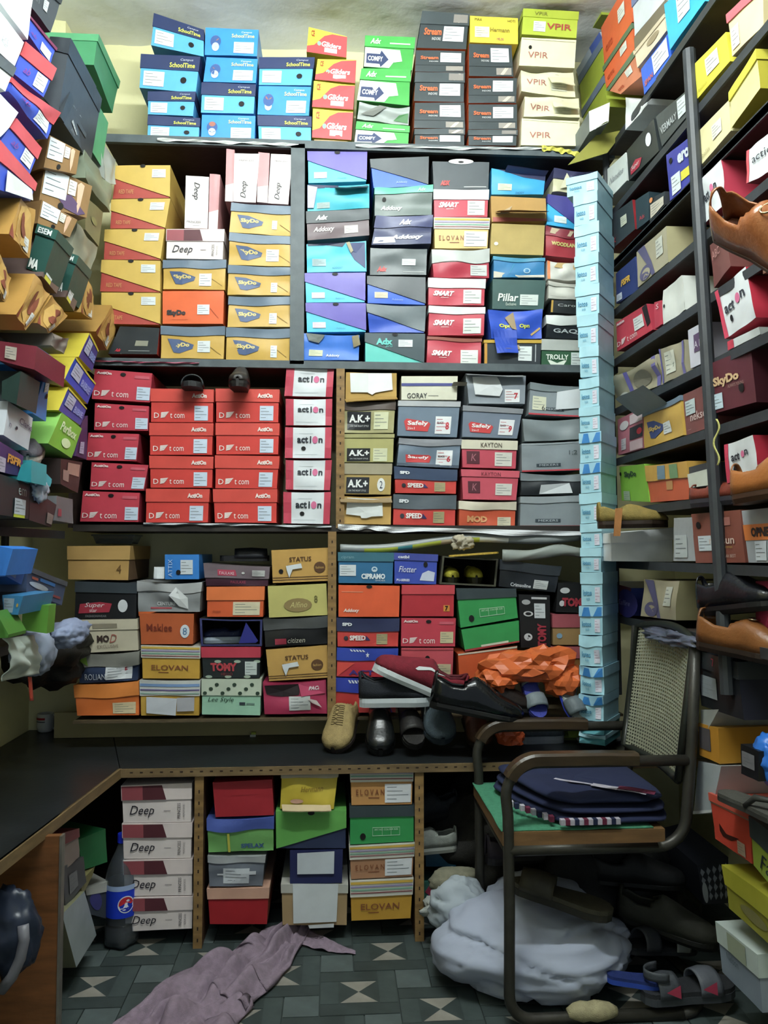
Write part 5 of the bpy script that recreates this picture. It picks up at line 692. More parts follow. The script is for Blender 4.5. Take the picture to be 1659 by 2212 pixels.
# ---------------------------------------------------------------- footwear
def lerp(tab, t):
    for (a, x), (b, y) in zip(tab, tab[1:]):
        if t <= b: return x+(y-x)*(t-a)/(b-a)
    return tab[-1][1]
WT = [(0, .012), (.02, .022), (.08, .031), (.25, .035), (.45, .036), (.62, .042), (.75, .046), (.87, .042), (.95, .030), (.985, .018), (1, .006)]
WP = [(0, .012), (.02, .022), (.08, .030), (.25, .033), (.45, .034), (.6, .040), (.72, .040), (.85, .028), (.94, .016), (.985, .008), (1, .004)]
def frame(pos_, yaw, pitch=0, roll=0, sc=1):
    return Matrix.Translation(pos_) @ Matrix.Rotation(yaw, 4, 'Z') @ Matrix.Rotation(pitch, 4, 'Y') @ Matrix.Rotation(roll, 4, 'X') @ Matrix.Scale(sc, 4)
def shoe(name, label, pos_, yaw, pitch=0, roll=0, L=.28, up='#222', sole='#111', inner='#1a1a1a', laces=None, pointed=False, ws=1.0, hs=1.0, soleh=.022, swoosh=None, toe=None, collar=None, strap=None, cat='shoe', group='loose shoes on the counter', kind='leather', ro=.4, bits=None, buckle=None, open_=.42):
    t = thing(name, label, cat, pos_, group); X = frame(pos_, yaw, pitch, roll)
    WTb = [(a_, b_*ws) for a_, b_ in (WP if pointed else WT)]; k = L/.28
    HT = [(0, .078*hs), (.06, .084*hs), (.2, .066*hs), (.34, .068*hs), (.44, .082*hs), (.56, .070*hs), (.72, .050), (.87, .038), (.96, .028), (1, .012)]
    if pointed: HT = [(0, .074), (.06, .078), (.2, .058), (.34, .056), (.46, .066), (.58, .058), (.72, .044), (.85, .034), (.95, .022), (1, .010)]
    um = mat(up, ro, kind=kind); NU, NV = 30, 18
    def U(a, b):
        x = a; ang = PI*b; w = lerp(WTb, x)*k; h = lerp(HT, x)*k
        c = math.cos(ang); s = math.sin(ang)
        y = w*math.copysign(abs(c)**.7, c)*(1-.18*(s**3)); z = soleh+h*abs(s)**.62
        return Vector((x*L, y, z))
    def keep(a, b): return not (a < open_ and a > .045 and abs(b-.5) < .30*min(1, (open_-a)*9)) 
    mb = MB().grid(NU, NV, U, um, keep=keep); u = mb.build('upper', t, xf=X, smooth=True)
    so = u.modifiers.new('s', 'SOLIDIFY'); so.thickness = .0035; so.offset = -1
    # sole
    sm = mat(sole, .5, kind='plastic'); mb = MB(); n = 26
    def ring(z, g): return [Vector((i/n*L*1.01-.001, lerp(WTb, i/n)*k*g, z)) for i in range(n+1)]+[Vector((i/n*L*1.01-.001, -lerp(WTb, i/n)*k*g, z)) for i in range(n, -1, -1)]
    rs_ = [ring(0, .96), ring(soleh*.5, 1.12), ring(soleh, 1.10), ring(soleh+.004, 1.0)]
    m_ = len(rs_[0]); vs = [v for r_ in rs_ for v in r_]
    fs = [(i*m_+j, i*m_+(j+1) % m_, (i+1)*m_+(j+1) % m_, (i+1)*m_+j) for i in range(3) for j in range(m_)]
    half = n+1
    for base, fl_ in ((0, 1), (3*m_, 0)):
        for j in range(n): fs.append((base+j, base+j+1, base+m_-2-j, base+m_-1-j))
    mb.add(vs, fs, sm); mb.build('sole', t, xf=X)
    im = mat(inner, .7, kind='cloth'); mb = MB().grid(8, 4, lambda a, b: Vector((.03*L+a*.5*L, lerp(WTb, .05+a*.5)*k*.86*(2*b-1), soleh+.008)), im); mb.build('insole', t, xf=X)
    if toe: MB().grid(8, NV, lambda a, b: Vector((U(.82+.18*a, b).x+.002, U(.82+.18*a, b).y*1.04, U(.82+.18*a, b).z*.72+.002)), mat(toe, .5, kind='plastic'), keep=lambda a, b: True).build('toe_cap', t, xf=X, smooth=True)
    if collar: MB().tube([U(a, b)+Vector((0, 0, .002)) for a, b in [(.42, .36), (.34, .24), (.2, .22), (.08, .24), (.03, .5), (.08, .76), (.2, .78), (.34, .76), (.42, .64)]], .005*k, mat(collar, .6, kind='cloth'), 6).build('collar', t, xf=X, smooth=True)
    if laces:
        mb = MB(); lm = mat(laces, .7, kind='cloth')
        for i in range(5):
            a = .46+.055*i
            for s_ in (0, 1):
                p = [U(a+(.03 if (j > 2) == bool(s_) else 0), .38+.06*j)+Vector((0, 0, .003)) for j in range(5)]
                mb.tube(p, .0022, lm, 5)
        mb.build('laces', t, xf=X, smooth=True)
    if swoosh:
        for sd in (1, -1):
            pts = []
            for i in range(13):
                s_ = i/12; a = .28+.34*s_; zc = .20+.16*s_**1.5*0+.10*(1-s_)**0; th_ = .055*(1-s_)**.8*(1 if s_ > .08 else s_/.08)
                pts.append((a, .135+.10*(s_)**1.2 - th_*.5, .135+.10*(s_)**1.2+th_))
            mb = MB(); vv = []
            for a, b0, b1 in pts:
                for b in (b0, b1):
                    bb_ = b if sd > 0 else 1-b; p = U(1-a-.12, bb_); vv.append(p+Vector((0, .0055*sd, .001)))
            mb.add(vv, [(2*i, 2*i+1, 2*i+3, 2*i+2) for i in range(12)], mat(swoosh, .4, kind='print')); mb.build('swoosh', t, xf=X)
    if strap: MB().grid(6, 12, lambda a, b: U(.36+.10*a, .14+.72*b)*1.0+Vector((0, 0, .005)), mat(strap, .5, kind='leather')).build('strap', t, xf=X, smooth=True)
    if buckle:
        mb = MB(); P0 = U(.50, .5)+Vector((0, 0, .006)); bm_ = mat(buckle, .25, 1, 'metal')
        mb.tube([P0+Vector((.012*math.cos(i*PI/6), .016*math.sin(i*PI/6), 0)) for i in range(13)], .0022, bm_, 6, False); mb.build('buckle', t, xf=X, smooth=True)
    return t
def sandal(name, label, pos_, yaw, pitch=0, roll=0, L=.27, foot='#333', sole='#222', straps=((.5, .75, '#333'),), th=.018, group='loose shoes on the counter', cat='sandal', heel=None, thong=None):
    t = thing(name, label, cat, pos_, group); X = frame(pos_, yaw, pitch, roll); n = 24; k = L/.28
    for nm, z0, z1, g, c in (('sole', 0, th*.6, 1.06, sole), ('footbed', th*.6, th, 1.02, foot)):
        mb = MB(); r0 = [Vector((i/n*L, lerp(WT, i/n)*k*g, z0)) for i in range(n+1)]+[Vector((i/n*L, -lerp(WT, i/n)*k*g, z0)) for i in range(n, -1, -1)]
        m_ = len(r0); vs = r0+[v+Vector((0, 0, z1-z0)) for v in r0]; fs = [(j, (j+1) % m_, m_+(j+1) % m_, m_+j) for j in range(m_)]
        for base in (0, m_):
            for j in range(n): fs.append((base+j, base+j+1, base+m_-2-j, base+m_-1-j))
        mb.add(vs, fs, mat(c, .65, kind='cloth' if nm == 'footbed' else 'plastic')); mb.build(nm, t, xf=X)
    for a0, a1, c in straps:
        def S(a, b):
            x = a0+(a1-a0)*a; w = lerp(WT, x)*k*1.05; ang = PI*b; return Vector((x*L, w*math.cos(ang), th*.6+.052*k*math.sin(ang)**.8*(1-.2*abs(a-.5))))
        o = MB().grid(6, 16, S, mat(c, .55, kind='leather')).build('strap', t, xf=X, smooth=True); so = o.modifiers.new('s', 'SOLIDIFY'); so.thickness = .004
    if heel:
        o = MB().grid(14, 3, lambda a, b: Vector((.02*L+.20*L*(1-math.sin(PI*a)), .034*k*math.cos(PI*a)*1.05, th+.03+.022*b)), mat(heel, .55, kind='leather')).build('heel_strap', t, xf=X, smooth=True); so = o.modifiers.new('s', 'SOLIDIFY'); so.thickness = .004
    if thong:
        mb = MB(); c0 = Vector((.78*L, 0, th)); 
        for s_ in (1, -1): mb.tube([c0, Vector((.70*L, .014*s_, th+.024)), Vector((.55*L, .032*s_*k, th+.022)), Vector((.44*L, .038*s_*k, th*.8))], [.004, .006, .008, .006], mat(thong, .6, kind='leather'), 6)
        mb.build('thong_strap', t, xf=X, smooth=True)
    return t
D = math.radians
def toe_at(x, y, z, yaw, L, pitch=0): p = onZ(x, y, z); return p-Vector((math.cos(yaw)*math.cos(pitch), math.sin(yaw)*math.cos(pitch), -math.sin(pitch)))*-L*-1 if pitch == 0 else p-Vector((math.cos(yaw)*math.cos(pitch), math.sin(yaw)*math.cos(pitch), -math.sin(pitch)))*L
def toe_y(x, y, Y, yaw, L, pitch): return onY(x, y, Y)-Vector((math.cos(yaw)*math.cos(pitch), math.sin(yaw)*math.cos(pitch), -math.sin(pitch)))*L
def cz(x, y): return onZ(x, y, ZC)
yy = D(-110)
shoe('casual_shoe', 'tan suede lace-up shoe with dark sole at left end of shoe pile on counter', toe_at(722, 1628, ZC, D(-112), .225, D(32)), D(-112), D(32), L=.225, ws=1.35, up='#a08a54', sole='#2a2220', laces='#5a4722', inner='#5a4a30', hs=1.15, toe='#352a26', kind='cloth', ro=.8, soleh=.02)
shoe('clog', 'glossy black closed clog with heel strap beside the tan suede shoe', toe_at(822, 1634, ZC, D(-92), .22, D(30)), D(-92), D(30), L=.22, ws=1.25, up='#16191a', sole='#0e1010', strap='#22282a', ro=.25, collar='#1c2022', soleh=.024)
sandal('slide_sandal', 'matt black open toed slide sandal between clog and grey sneaker', toe_y(897, 1620, 2.53, D(-84), .22, D(32)), D(-84), D(32), L=.22, foot='#1c1a18', sole='#131211', straps=((.42, .80, '#1d1a19'),), th=.024)
shoe('sneaker', 'grey knitted sneaker with maroon collar and pale swoosh on sole', toe_y(955, 1609, 2.53, D(-84), .21, D(30)), D(-84), D(30), L=.21, ws=1.45, up='#3b4850', sole='#28323a', swoosh='#c3ccd2', collar='#7a1f3c', kind='cloth', ro=.8, hs=1.05)
b0 = onY(777, 1526, 2.60); 
shoe('sneaker', 'black sneaker with thick white sole lying below the maroon running shoe', b0, D(-2), D(-1), L=.24, ws=1, up='#20242c', sole='#c6ced2', laces='#14161a', collar='#1a1c22', kind='cloth', ro=.8, hs=1.15, soleh=.03)
r0 = onY(812, 1425, 2.55)
shoe('running_shoe', 'maroon running shoe with white swoosh and thick white sole tilted on pile', onY(985, 1527, 2.585), D(180), D(-24), L=.30, up='#7c1428', sole='#c9d0d2', swoosh='#dfe4e6', collar='#5f1020', inner='#7f776f', kind='cloth', ro=.85, hs=.95, soleh=.026)
d0 = onY(928, 1512, 2.50)
shoe('dress_shoe', 'glossy black leather shoe lying across the pile, heel to the left', d0+Vector((0, 0, -.02)), D(-8), D(10), L=.29, up='#0e1012', sole='#0a0a0a', ro=.18, hs=1.1, soleh=.022, laces='#0a0a0a')
shoe('dress_shoe', 'dark brown leather shoe behind the black one, toe to the right', onY(1010, 1535, 2.56), D(2), D(4), L=.24, up='#1f1512', sole='#0e0c0c', ro=.3)
sandal('velcro_sandal', 'blue and grey strap sandal leaning sole outwards under the orange bag', toe_y(1165, 1556, 2.52, D(-78), .2, D(50)), D(-78), D(50), L=.2, foot='#3d46a8', sole='#2a3270', straps=((.2, .42, '#6f7a80'), (.62, .84, '#6f7a80')), heel='#6f7a80')
sandal('velcro_sandal', 'grey strap sandal with blue sole beside the pale blue column', toe_y(1252, 1562, 2.50, D(-70), .2, D(48)), D(-70), D(48), L=.2, foot='#9aa39e', sole='#2f45c4', straps=((.3, .5, '#6f787c'), (.64, .9, '#5c676c')), heel='#7f888c')
shoe('casual_shoe', 'brown leather shoe toe under the far chair arm', toe_y(1042, 1622, 2.53, D(-88), .22, D(14)), D(-88), D(14), L=.22, ws=1.1, up='#4a2f20', sole='#1c1410', ro=.45)
shoe('child_sneaker', 'small grey sneaker with layered pale sole beside the orange plastic scrap', onZ(1128, 1606, ZC), D(6), L=.15, up='#55606a', sole='#aab2c0', kind='cloth', hs=.6, soleh=.026)
sandal('child_clog', 'small yellow green slipper behind the small grey sneaker', onZ(1192, 1598, ZC), D(4), L=.12, foot='#8fa83a', sole='#4a5a24', straps=((.45, .85, '#7f9a34'),), th=.015)
sandal('flat_sandal', 'small black sandal with pale rim beside the chair back on counter', onZ(1246, 1606, ZC), D(2), L=.16, foot='#6f7478', sole='#16181a', straps=((.5, .8, '#24282a'),), th=.018)
shoe('slip_on_shoe', 'dark shoe seen end on in the gap above red boxes', onY(515, 838, 2.62)+Vector((0, .16, 0)), D(-90), L=.19, up='#2c2826', sole='#191615', open_=.5, group='shoes on top of boxes', hs=1.2)
sandal('slide_sandal', 'dark grey slipper lying on top of second red stack', onY(413, 838, 2.64)+Vector((0, .17, .001)), D(-90), L=.2, foot='#2a2c2e', sole='#1f2022', straps=((.4, .8, '#303436'),), group='shoes on top of boxes')
sandal('clog', 'black rubber clog on top of the mauve lidded box', onY(470, 1214, 2.72)+Vector((0, .06, .002)), D(3), L=.17, foot='#16181c', sole='#101214', straps=((.3, .95, '#1a1d24'),), group='shoes on top of boxes', th=.02)
shoe('sneaker', 'navy canvas shoe with white toe cap inside the open blue box', onY(522, 1390, 2.78)+Vector((0,0,.004)), D(181), L=.135, ws=1.3, up='#1e2a52', sole='#a9b8c8', toe='#b8c6d4', kind='cloth', group='shoes on top of boxes', hs=.7)
for i, (x, w) in enumerate(((965, 'left'), (1034, 'right'))):
    shoe('sneaker', 'yellow and black sneaker at %s inside the open black box' % w, onY(x+(12 if i == 0 else -6), 1262, 2.74)+Vector((0, .155, .002)), D(-90), L=.17, ws=.9, up='#c9c01c', sole='#2a2a14', kind='cloth', group='yellow sneakers in a box', hs=.7)
sandal('insole_tongue', 'yellow card tongue arching above the open black box', onY(970, 1203, 2.66)+Vector((0,0,0)), D(0), D(-4), L=.17, foot='#c2a22c', sole='#b8981f', straps=(), th=.006, cat='card', group='yellow sneakers in a box')
# right rack shoes
def rx(x, y): return onX(x, y, RR-.02)
lo = 'loose shoes on the right rack'
shoe('loafer', 'tan brown leather loafer hanging heel up against the white box', onX(1556, 500, .86), D(-60), D(36), D(50), L=.29, ws=1.1, up='#9a5a2c', sole='#3a2416', inner='#6a3a24', ro=.22, hs=1.2, group=lo, buckle='#b8a070', soleh=.012)
shoe('pointed_shoe', 'khaki woven pointed shoe with tan strap on the white open box', onY(1293, 1142, 2.34), D(-7), D(-1), L=.205, ws=1.2, up='#8a7630', sole='#2a1e14', inner='#6a5a2c', pointed=True, ro=.7, group=lo, kind='cloth')
shoe('casual_shoe', 'orange brown leather shoe at right edge above the brown box', onX(1592, 1092, RR-.04), D(-70), D(-4), L=.25, up='#a05f24', sole='#3a2414', ro=.3, group=lo, buckle='#c9b070')
shoe('casual_shoe', 'reddish brown leather shoe lying behind the orange brown one', onX(1500, 1098, RR-.01), D(-75), L=.22, up='#7a3424', sole='#2c2c34', ro=.3, group=lo, hs=.6)
shoe('pointed_shoe', 'brown pointed leather shoe with round metal buckle at lower right rack', onX(1512, 1400, RR-.05), D(-62), D(4), L=.29, up='#7a4a1e', sole='#241810', pointed=True, ro=.3, group=lo, buckle='#c2b090', hs=1.2)
shoe('dress_shoe', 'black leather shoe standing on the brown pointed one', onX(1520, 1332, RR-.02), D(-72), D(-8), L=.25, up='#15161c', sole='#0d0d10', inner='#8a5a34', ro=.22, group=lo, hs=1.1)
sandal('flip_flop', 'grey flip-flop lying on the orange shoe box', onX(1560, 1722, RR-.04), D(-75), L=.24, foot='#4a4a44', sole='#2f2f2c', straps=(), thong='#33332f', group=lo)
MB().hexa([onY(1330, 1098, 2.285), onY(1345, 1098, 2.285), onY(1340, 1158, 2.285), onY(1326, 1158, 2.285)], Vector((0, .004, 0)), mat('#b0763c', .5, kind='leather')).build('hanging_tag', [o for o in COL.objects if o.name.startswith('pointed_shoe')][0])
# left rack shoe and under counter shoes
shoe('sneaker', 'grey patterned sneaker lying among boxes on left rack', onX(84, 985, RL-.06), D(-80), D(16), L=.15, up='#5f5a64', sole='#b8a8a0', kind='cloth', group='loose shoes on the left rack', hs=.8)
uc = 'shoes heaped under the right end of the counter'
shoe('sneaker', 'dusty white canvas shoe in the gap right of the counter divider', onY(985, 1835, 2.6), D(188), L=.2, up='#8f948c', sole='#a8aca4', kind='cloth', group=uc, hs=.9)
shoe('sneaker', 'dark grey shoe behind the dusty white canvas shoe', onY(985, 1760, 2.7), D(200), L=.22, up='#2e3236', sole='#1c1e20', kind='cloth', group=uc)
sl = 'sandals piled on the floor under the chair'
# ---------------------------------------------------------------- soft things
def blob(name, label, cat, c, r, h, seed=0, amp=.18, ro=.8, kind='cloth', flat=True, group=None, sc=1.6, sub=4, trans=0, alpha=1, oct=3, facet=False):
    import bmesh
    bm = bmesh.new(); bmesh.ops.create_icosphere(bm, subdivisions=sub, radius=1)
    c = Vector(c)
    for v in bm.verts:
        p = v.co.copy(); q_ = p*sc+Vector((seed, seed*2, 0)); q_ += .5*noise.noise_vector(q_); n = noise.fractal(q_, 1.0, 2.0, oct)-.9*abs(noise.noise(Vector((q_.x*1.2, q_.y*1.2, q_.z*3.4))))**.7+.35
        if kind == 'soft': n -= .55*max(0, 1-abs(math.sin(2.6*q_.x+3.4*q_.z+1.5*q_.y))*4)+.4*max(0, 1-abs(math.sin(4.1*q_.z-2.9*q_.x+2*noise.noise(q_)))*5)
        p = p*(1+amp*n); p = Vector((p.x*r[0], p.y*r[1], p.z*r[2]))
        if flat and p.z < -r[2]*.62: p.z = -r[2]*.62
        v.co = p+c
    mb = MB(); mb.add([v.co.copy() for v in bm.verts], [[v.index for v in f.verts] for f in bm.faces], mat(h, ro, kind=kind, trans=trans, alpha=alpha)); bm.free()
    o = mb.build(name, origin=c, smooth=not facet); return props(o, label, cat, group)
def sheet(name, label, cat, fn, nu, nv, h, ro=.8, kind='cloth', origin=None, thick=.002, parent=None, group=None):
    mb = MB().grid(nu, nv, fn, mat(h, ro, kind=kind)); o = mb.build(name, parent, origin=origin or (None if parent else mb.v[0]), smooth=True)
    m = o.modifiers.new('s', 'SOLIDIFY'); m.thickness = thick
    if label: props(o, label, cat, group)
    return o
# orange plastic bag over the boxes
ob = thing('plastic_bag', 'crumpled orange plastic bag slumped over the orange box', 'bag', onY(1120, 1480, 2.60))
for (px_, py_, w, hh, sd) in ((1120, 1440, .13, .05, 1), (1175, 1432, .10, .055, 4), (1075, 1462, .07, .05, 7), (1215, 1465, .06, .06, 2)):
    c = onY(px_, py_, 2.58)
    b = blob('bag_fold', None, None, c, (w, .06, hh), '#d2611c', sd, .34, .4, 'plastic', False, sc=1.9, sub=3, facet=True); b.parent = ob; b.location = c-ob.location
blob('plastic_scrap', 'small crumpled orange plastic scrap on the counter under the chair arm', 'bag', onY(1102, 1592, 2.56), (.045, .03, .035), '#c4501c', 5, .4, .4, 'plastic', True, sc=2.2, sub=3, facet=True)
# white sack under the chair
sk = thing('cloth_sack', 'big white cotton sack sprawled on the floor under the chair', 'sack', Vector((.52, 2.2, 0)))
def put(o, par): o.parent = par; o.location = Vector(o.location)-par.location
put(blob('sack_body', None, None, (.565, 2.25, .095), (.28, .20, .125), '#aab2c6', 3, .15, .9, 'soft', sc=.95, sub=5, oct=1), sk)
put(blob('sack_top', None, None, (.62, 2.37, .15), (.17, .12, .09), '#a8b0c4', 9, .15, .9, 'soft', sc=1.2, sub=4, flat=False, oct=2), sk)
put(blob('rolled_end', None, None, (.37, 2.37, .15), (.085, .075, .08), '#a4aeb6', 12, .22, .9, 'soft', sc=1.3, flat=False, oct=2), sk)
# pink scarf on the floor
sp = [(640, 2008), (600, 2045), (560, 2085), (500, 2120), (440, 2160), (390, 2215), (350, 2270)]; wd_ = [.05, .075, .10, .13, .15, .15, .15]
def scarf(a, b):
    t = a*(len(sp)-1); i = min(int(t), len(sp)-2); f = t-i; P0 = onZ(*sp[i], 0); P1 = onZ(*sp[i+1], 0); p = P0.lerp(P1, f); d = (P1-P0).normalized()
    n = Vector((-d.y, d.x, 0)); w = wd_[i]*(1-f)+wd_[i+1]*f; e = b*2-1
    q = p+n*w*(e+.16*noise.noise(Vector((a*6, b*3, 4)))); h = .006+.045*abs(noise.noise(Vector((b*5.2+.8*a, a*5.1, 1))))*(1-e*e)**.5*1.8+.022*abs(math.sin(b*9+a*7+3*noise.noise(Vector((a*5, b*4, 9)))))*(1-e*e)
    return Vector((q.x, q.y, h+.004))
sheet('scarf', 'dusty pink fringed scarf crumpled on the tiled floor', 'scarf', scarf, 110, 60, '#8f7c8c', .95)
sc_o = COL.objects['scarf']
s2 = [(640, 2018), (690, 2040), (730, 2052), (768, 2062)]
def scarf2(a, b):
    t = a*3; i = min(int(t), 2); f = t-i; P0 = onZ(*s2[i], 0); P1 = onZ(*s2[i+1], 0); p = P0.lerp(P1, f); w = .06*(1-a)+.008; e = 2*b-1
    return Vector((p.x, p.y+w*e, .005+.02*abs(noise.noise(Vector((b*4, a*4, 7))))*(1-a*.6)))
o = MB().grid(30, 14, scarf2, mat('#8f7c8c', .95, kind='cloth')).build('scarf_end', sc_o, smooth=True, origin=sc_o.location); o.location = (0, 0, 0)
fr = MB()
for i in range(26):
    a = i/25; p = scarf(1-.0, a) if i < 13 else scarf2(1, a); 
    p = scarf(.55+.4*a, 1.0); d = Vector((-.5+R.uniform(-.3, .3), -.2+R.uniform(-.3, .3), 0)).normalized()*.03
    fr.tube([p, p+d*.5+Vector((0, 0, .002)), p+d+Vector((0, 0, -p.z+.003))], .0012, mat('#8f7c8c', .95, kind='cloth'), 4)
o = fr.build('fringe', sc_o, origin=sc_o.location); o.location = (0, 0, 0)
# paper and cloth on the left shelf
lx = RL+.0
def pt(x, y, X=RL): return onX(x, y, X)
lp = Vector((0, 0, 0))
def paper(a, b):
    c = [onX(4, 1380, RL), onX(72, 1372, RL), onX(84, 1455, RL), onX(2, 1472, RL)]
    p = (c[0]*(1-a)+c[1]*a)*(1-b)+(c[3]*(1-a)+c[2]*a)*b; return p+Vector((.015*noise.noise(Vector((a*3, b*4, 3)))+.02*math.sin(PI*b)*(1 if a < .5 else .4), 0, 0))
sheet('paper_bag', 'crumpled white paper bag drooping over left shelf edge', 'paper bag', paper, 24, 20, '#b9c4bc', .6, 'plastic')
blob('rolled_cloth', 'pale blue cotton cloth roll poking out from left shelf', 'cloth', pt(150, 1372)+Vector((-.02, .06, 0)), (.045, .13, .04), '#8f9cbc', 21, .2, .9, 'soft', flat=False, oct=2)
blob('crumpled_cloth', 'greyish white cloth bunched beside the paper bag', 'cloth', pt(98, 1410)+Vector((-.03, 0, 0)), (.05, .09, .06), '#8f9ab0', 25, .2, .9, 'soft', flat=False, oct=2)
blob('foil_ball', 'crumpled silver foil on the bottom row of left rack', 'foil', pt(82, 1060), (.02, .04, .03), '#a8b8cc', 31, .4, .25, 'metal', False)
sheet('ribbon', 'orange ribbon hanging below the left shelf', 'ribbon', lambda a, b: pt(60+7*a+4*b, 1462+52*b, RL-.01)+Vector((0, 0, 0)), 2, 8, '#c8452c', .6)
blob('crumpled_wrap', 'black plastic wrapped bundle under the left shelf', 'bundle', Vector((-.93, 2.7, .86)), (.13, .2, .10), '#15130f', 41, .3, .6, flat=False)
# bag of dark plastic under left counter and junk behind
blob('plastic_bag', 'clear plastic bag of dark goods at lower left edge', 'bag', onY(18, 2010, 1.86), (.07, .05, .10), '#242c3e', 51, .2, .35, 'plastic', False)
mb = MB(); 
mb.tube([onY(x, y, 1.82) for x, y in ((50, 1998), (52, 2030), (44, 2070), (26, 2110), (2, 2140))], .012, mat('#77767e', .4, kind='plastic'), 10)
o = mb.build('bent_handle', origin=onY(50, 2000, 1.82), smooth=True); props(o, 'pale curved plastic handle at the lower left edge', 'handle')
junk = 'things pushed under the left counter'
def jb(Q, Tt, label, X=-.70, dep=.2):
    q, d = worldquad(('X', X), Q); shoebox(q, d*dep, Tt, label, junk)
jb((168,1815,228,1790,232,1862,178,1880), T('', '#1f6a3c'), 'green shoe box leaning under the left counter')
jb((135,1800,168,1790,172,1850,140,1880), T('', '#8a7a74', (.3, '#7a3438')), 'maroon and pale box against the counter end panel')
jb((136,1872,180,1850,186,1905,142,1960), T('', '#4a4c50', None, [('s', .2, .2, .6, .7, '#77787c')]), 'grey shoe box below the maroon and pale box')
jb((175,1905,206,1870,200,1890,178,1935), T('', '#8c8454'), 'strip of mustard cardboard above the white box')
jb((185,1920,232,1905,232,1985,195,1975), T('', '#39404a', (.25, '#b0b0aa'), [('e', .4, .5, .3, .3, '#3a3a7a')]), 'dark box with purple patch behind the bottle')
jb((134,1975,182,1925,208,2020,165,2090), T('', '#a4b0b4', None, [], side='#8a8a6a'), 'white shoe box tipped on its corner under counter', -.69, .08)
# bottle
def bottle():
    p = onZ(262, 2040, 0); t = thing('cola_bottle', 'half full plastic cola bottle with blue cap and blue label', 'bottle', p); n = 32
    cl = mat('#cfd8e2', .06, trans=.94, kind='plastic'); mb = MB(); r = .05
    prof = [(.0, .012), (.02, .004), (.038, .0), (.046, .012), (.050, .03), (.049, .06), (.046, .075), (.050, .09), (.050, .20), (.047, .215), (.040, .24), (.030, .262), (.019, .285), (.0145, .30), (.0145, .318)]
    vs = []; fs = []
    for rr, z in prof:
        for k in range(n):
            g = 1+(.12*math.cos(5*k*2*PI/n) if z < .03 else 0); vs.append((p.x+rr*g*math.cos(k*2*PI/n), p.y+rr*g*math.sin(k*2*PI/n), z+.003))
    for i in range(len(prof)-1):
        for k in range(n): fs.append((i*n+k, i*n+(k+1) % n, (i+1)*n+(k+1) % n, (i+1)*n+k))
    mb.add(vs, fs, cl); o = mb.build('bottle_body', t, smooth=True); m = o.modifiers.new('s', 'SOLIDIFY'); m.thickness = .0012
    lb = MB(); A0 = math.radians(-92)
    lb.lathe([(.0508, .098), (.0508, .192)], mat('#1238c8', .3, kind='print'), (p.x, p.y, .0), 40); lb.build('label', t, smooth=True)
    lb = MB().lathe([(.0512, .178), (.0512, .193)], mat('#9fb4dc', .3, kind='print'), (p.x, p.y, 0), 40); lb.build('label_band', t, smooth=True)
    def em(pts, c, off):
        mb = MB(); cc = Vector((sum(a for a, b in pts)/len(pts), sum(b for a, b in pts)/len(pts)))
        def P(a, b): an = math.radians(-62)+a/.052; return Vector((p.x+(.0512+off)*math.cos(an), p.y+(.0512+off)*math.sin(an), .138+b))
        mb.add([P(cc.x, cc.y)]+[P(a, b) for a, b in pts], [(0, i+1, (i+1) % len(pts)+1) for i in range(len(pts))], mat(c, .3, kind='print')); return mb
    C_ = lambda r_, n_=24: [(r_*math.cos(i*2*PI/n_), r_*math.sin(i*2*PI/n_)) for i in range(n_)]
    em(C_(.025), '#e6e9f0', .0003).build('emblem', t)
    top = [(.022*math.cos(a), .022*math.sin(a)) for a in [math.radians(x) for x in range(10, 200, 12)]]+[(-.012, .0), (.004, .006), (.014, .0)]
    em(top, '#c81c2c', .0006).build('emblem', t)
    bot = [(.022*math.cos(a), .022*math.sin(a)) for a in [math.radians(x) for x in range(215, 350, 12)]]+[(.010, -.008), (-.004, -.009), (-.014, -.012)]
    em(bot, '#1530b0', .0006).build('emblem', t)
    MB().lathe([(0.0, .326), (.0155, .326), (.0165, .322), (.0165, .300), (.0, .300)], mat('#1a32d8', .35, kind='plastic'), (p.x, p.y, .008), 24).build('cap', t, smooth=False)
    MB().lathe([(.0, .012), (.040, .012), (.047, .03), (.0465, .06), (.047, .07), (0, .07)], mat('#2a2622', .05, trans=.6, kind='plastic'), (p.x, p.y, .004), n).build('drink', t, smooth=True)
bottle()
# mug
def mug():
    p = onZ(98, 1580, ZC); t = thing('mug', 'small white china mug with red band in the left corner of counter', 'mug', p)
    w = mat('#d6dad6', .2, kind='plastic'); r = .031
    MB().lathe([(0, .002), (.022, .0), (.026, .004), (.031, .02), (.030, .045), (.029, .066), (.027, .066), (.028, .045), (.028, .02), (.020, .006), (0, .006)], w, (p.x, p.y, p.z), 28).build('cup', t, smooth=True)
    MB().tube([p+Vector((.028+.024*math.sin(a), -.003, .036+.024*math.cos(a))) for a in [PI*i/10 for i in range(11)]], .004, w, 8).build('handle', t, smooth=True)
    def band(z0, z1, c, a0, a1):
        return MB().grid(10, 1, lambda a, b: p+Vector(((.0312)*math.cos(a0+(a1-a0)*a), (.0312)*math.sin(a0+(a1-a0)*a), z0+(z1-z0)*b)), mat(c, .3, kind='print'))
    band(.046, .054, '#b0202c', D(-150), D(-75)).build('printed_band', t); band(.038, .041, '#33343c', D(-150), D(-75)).build('printed_band', t)
mug()
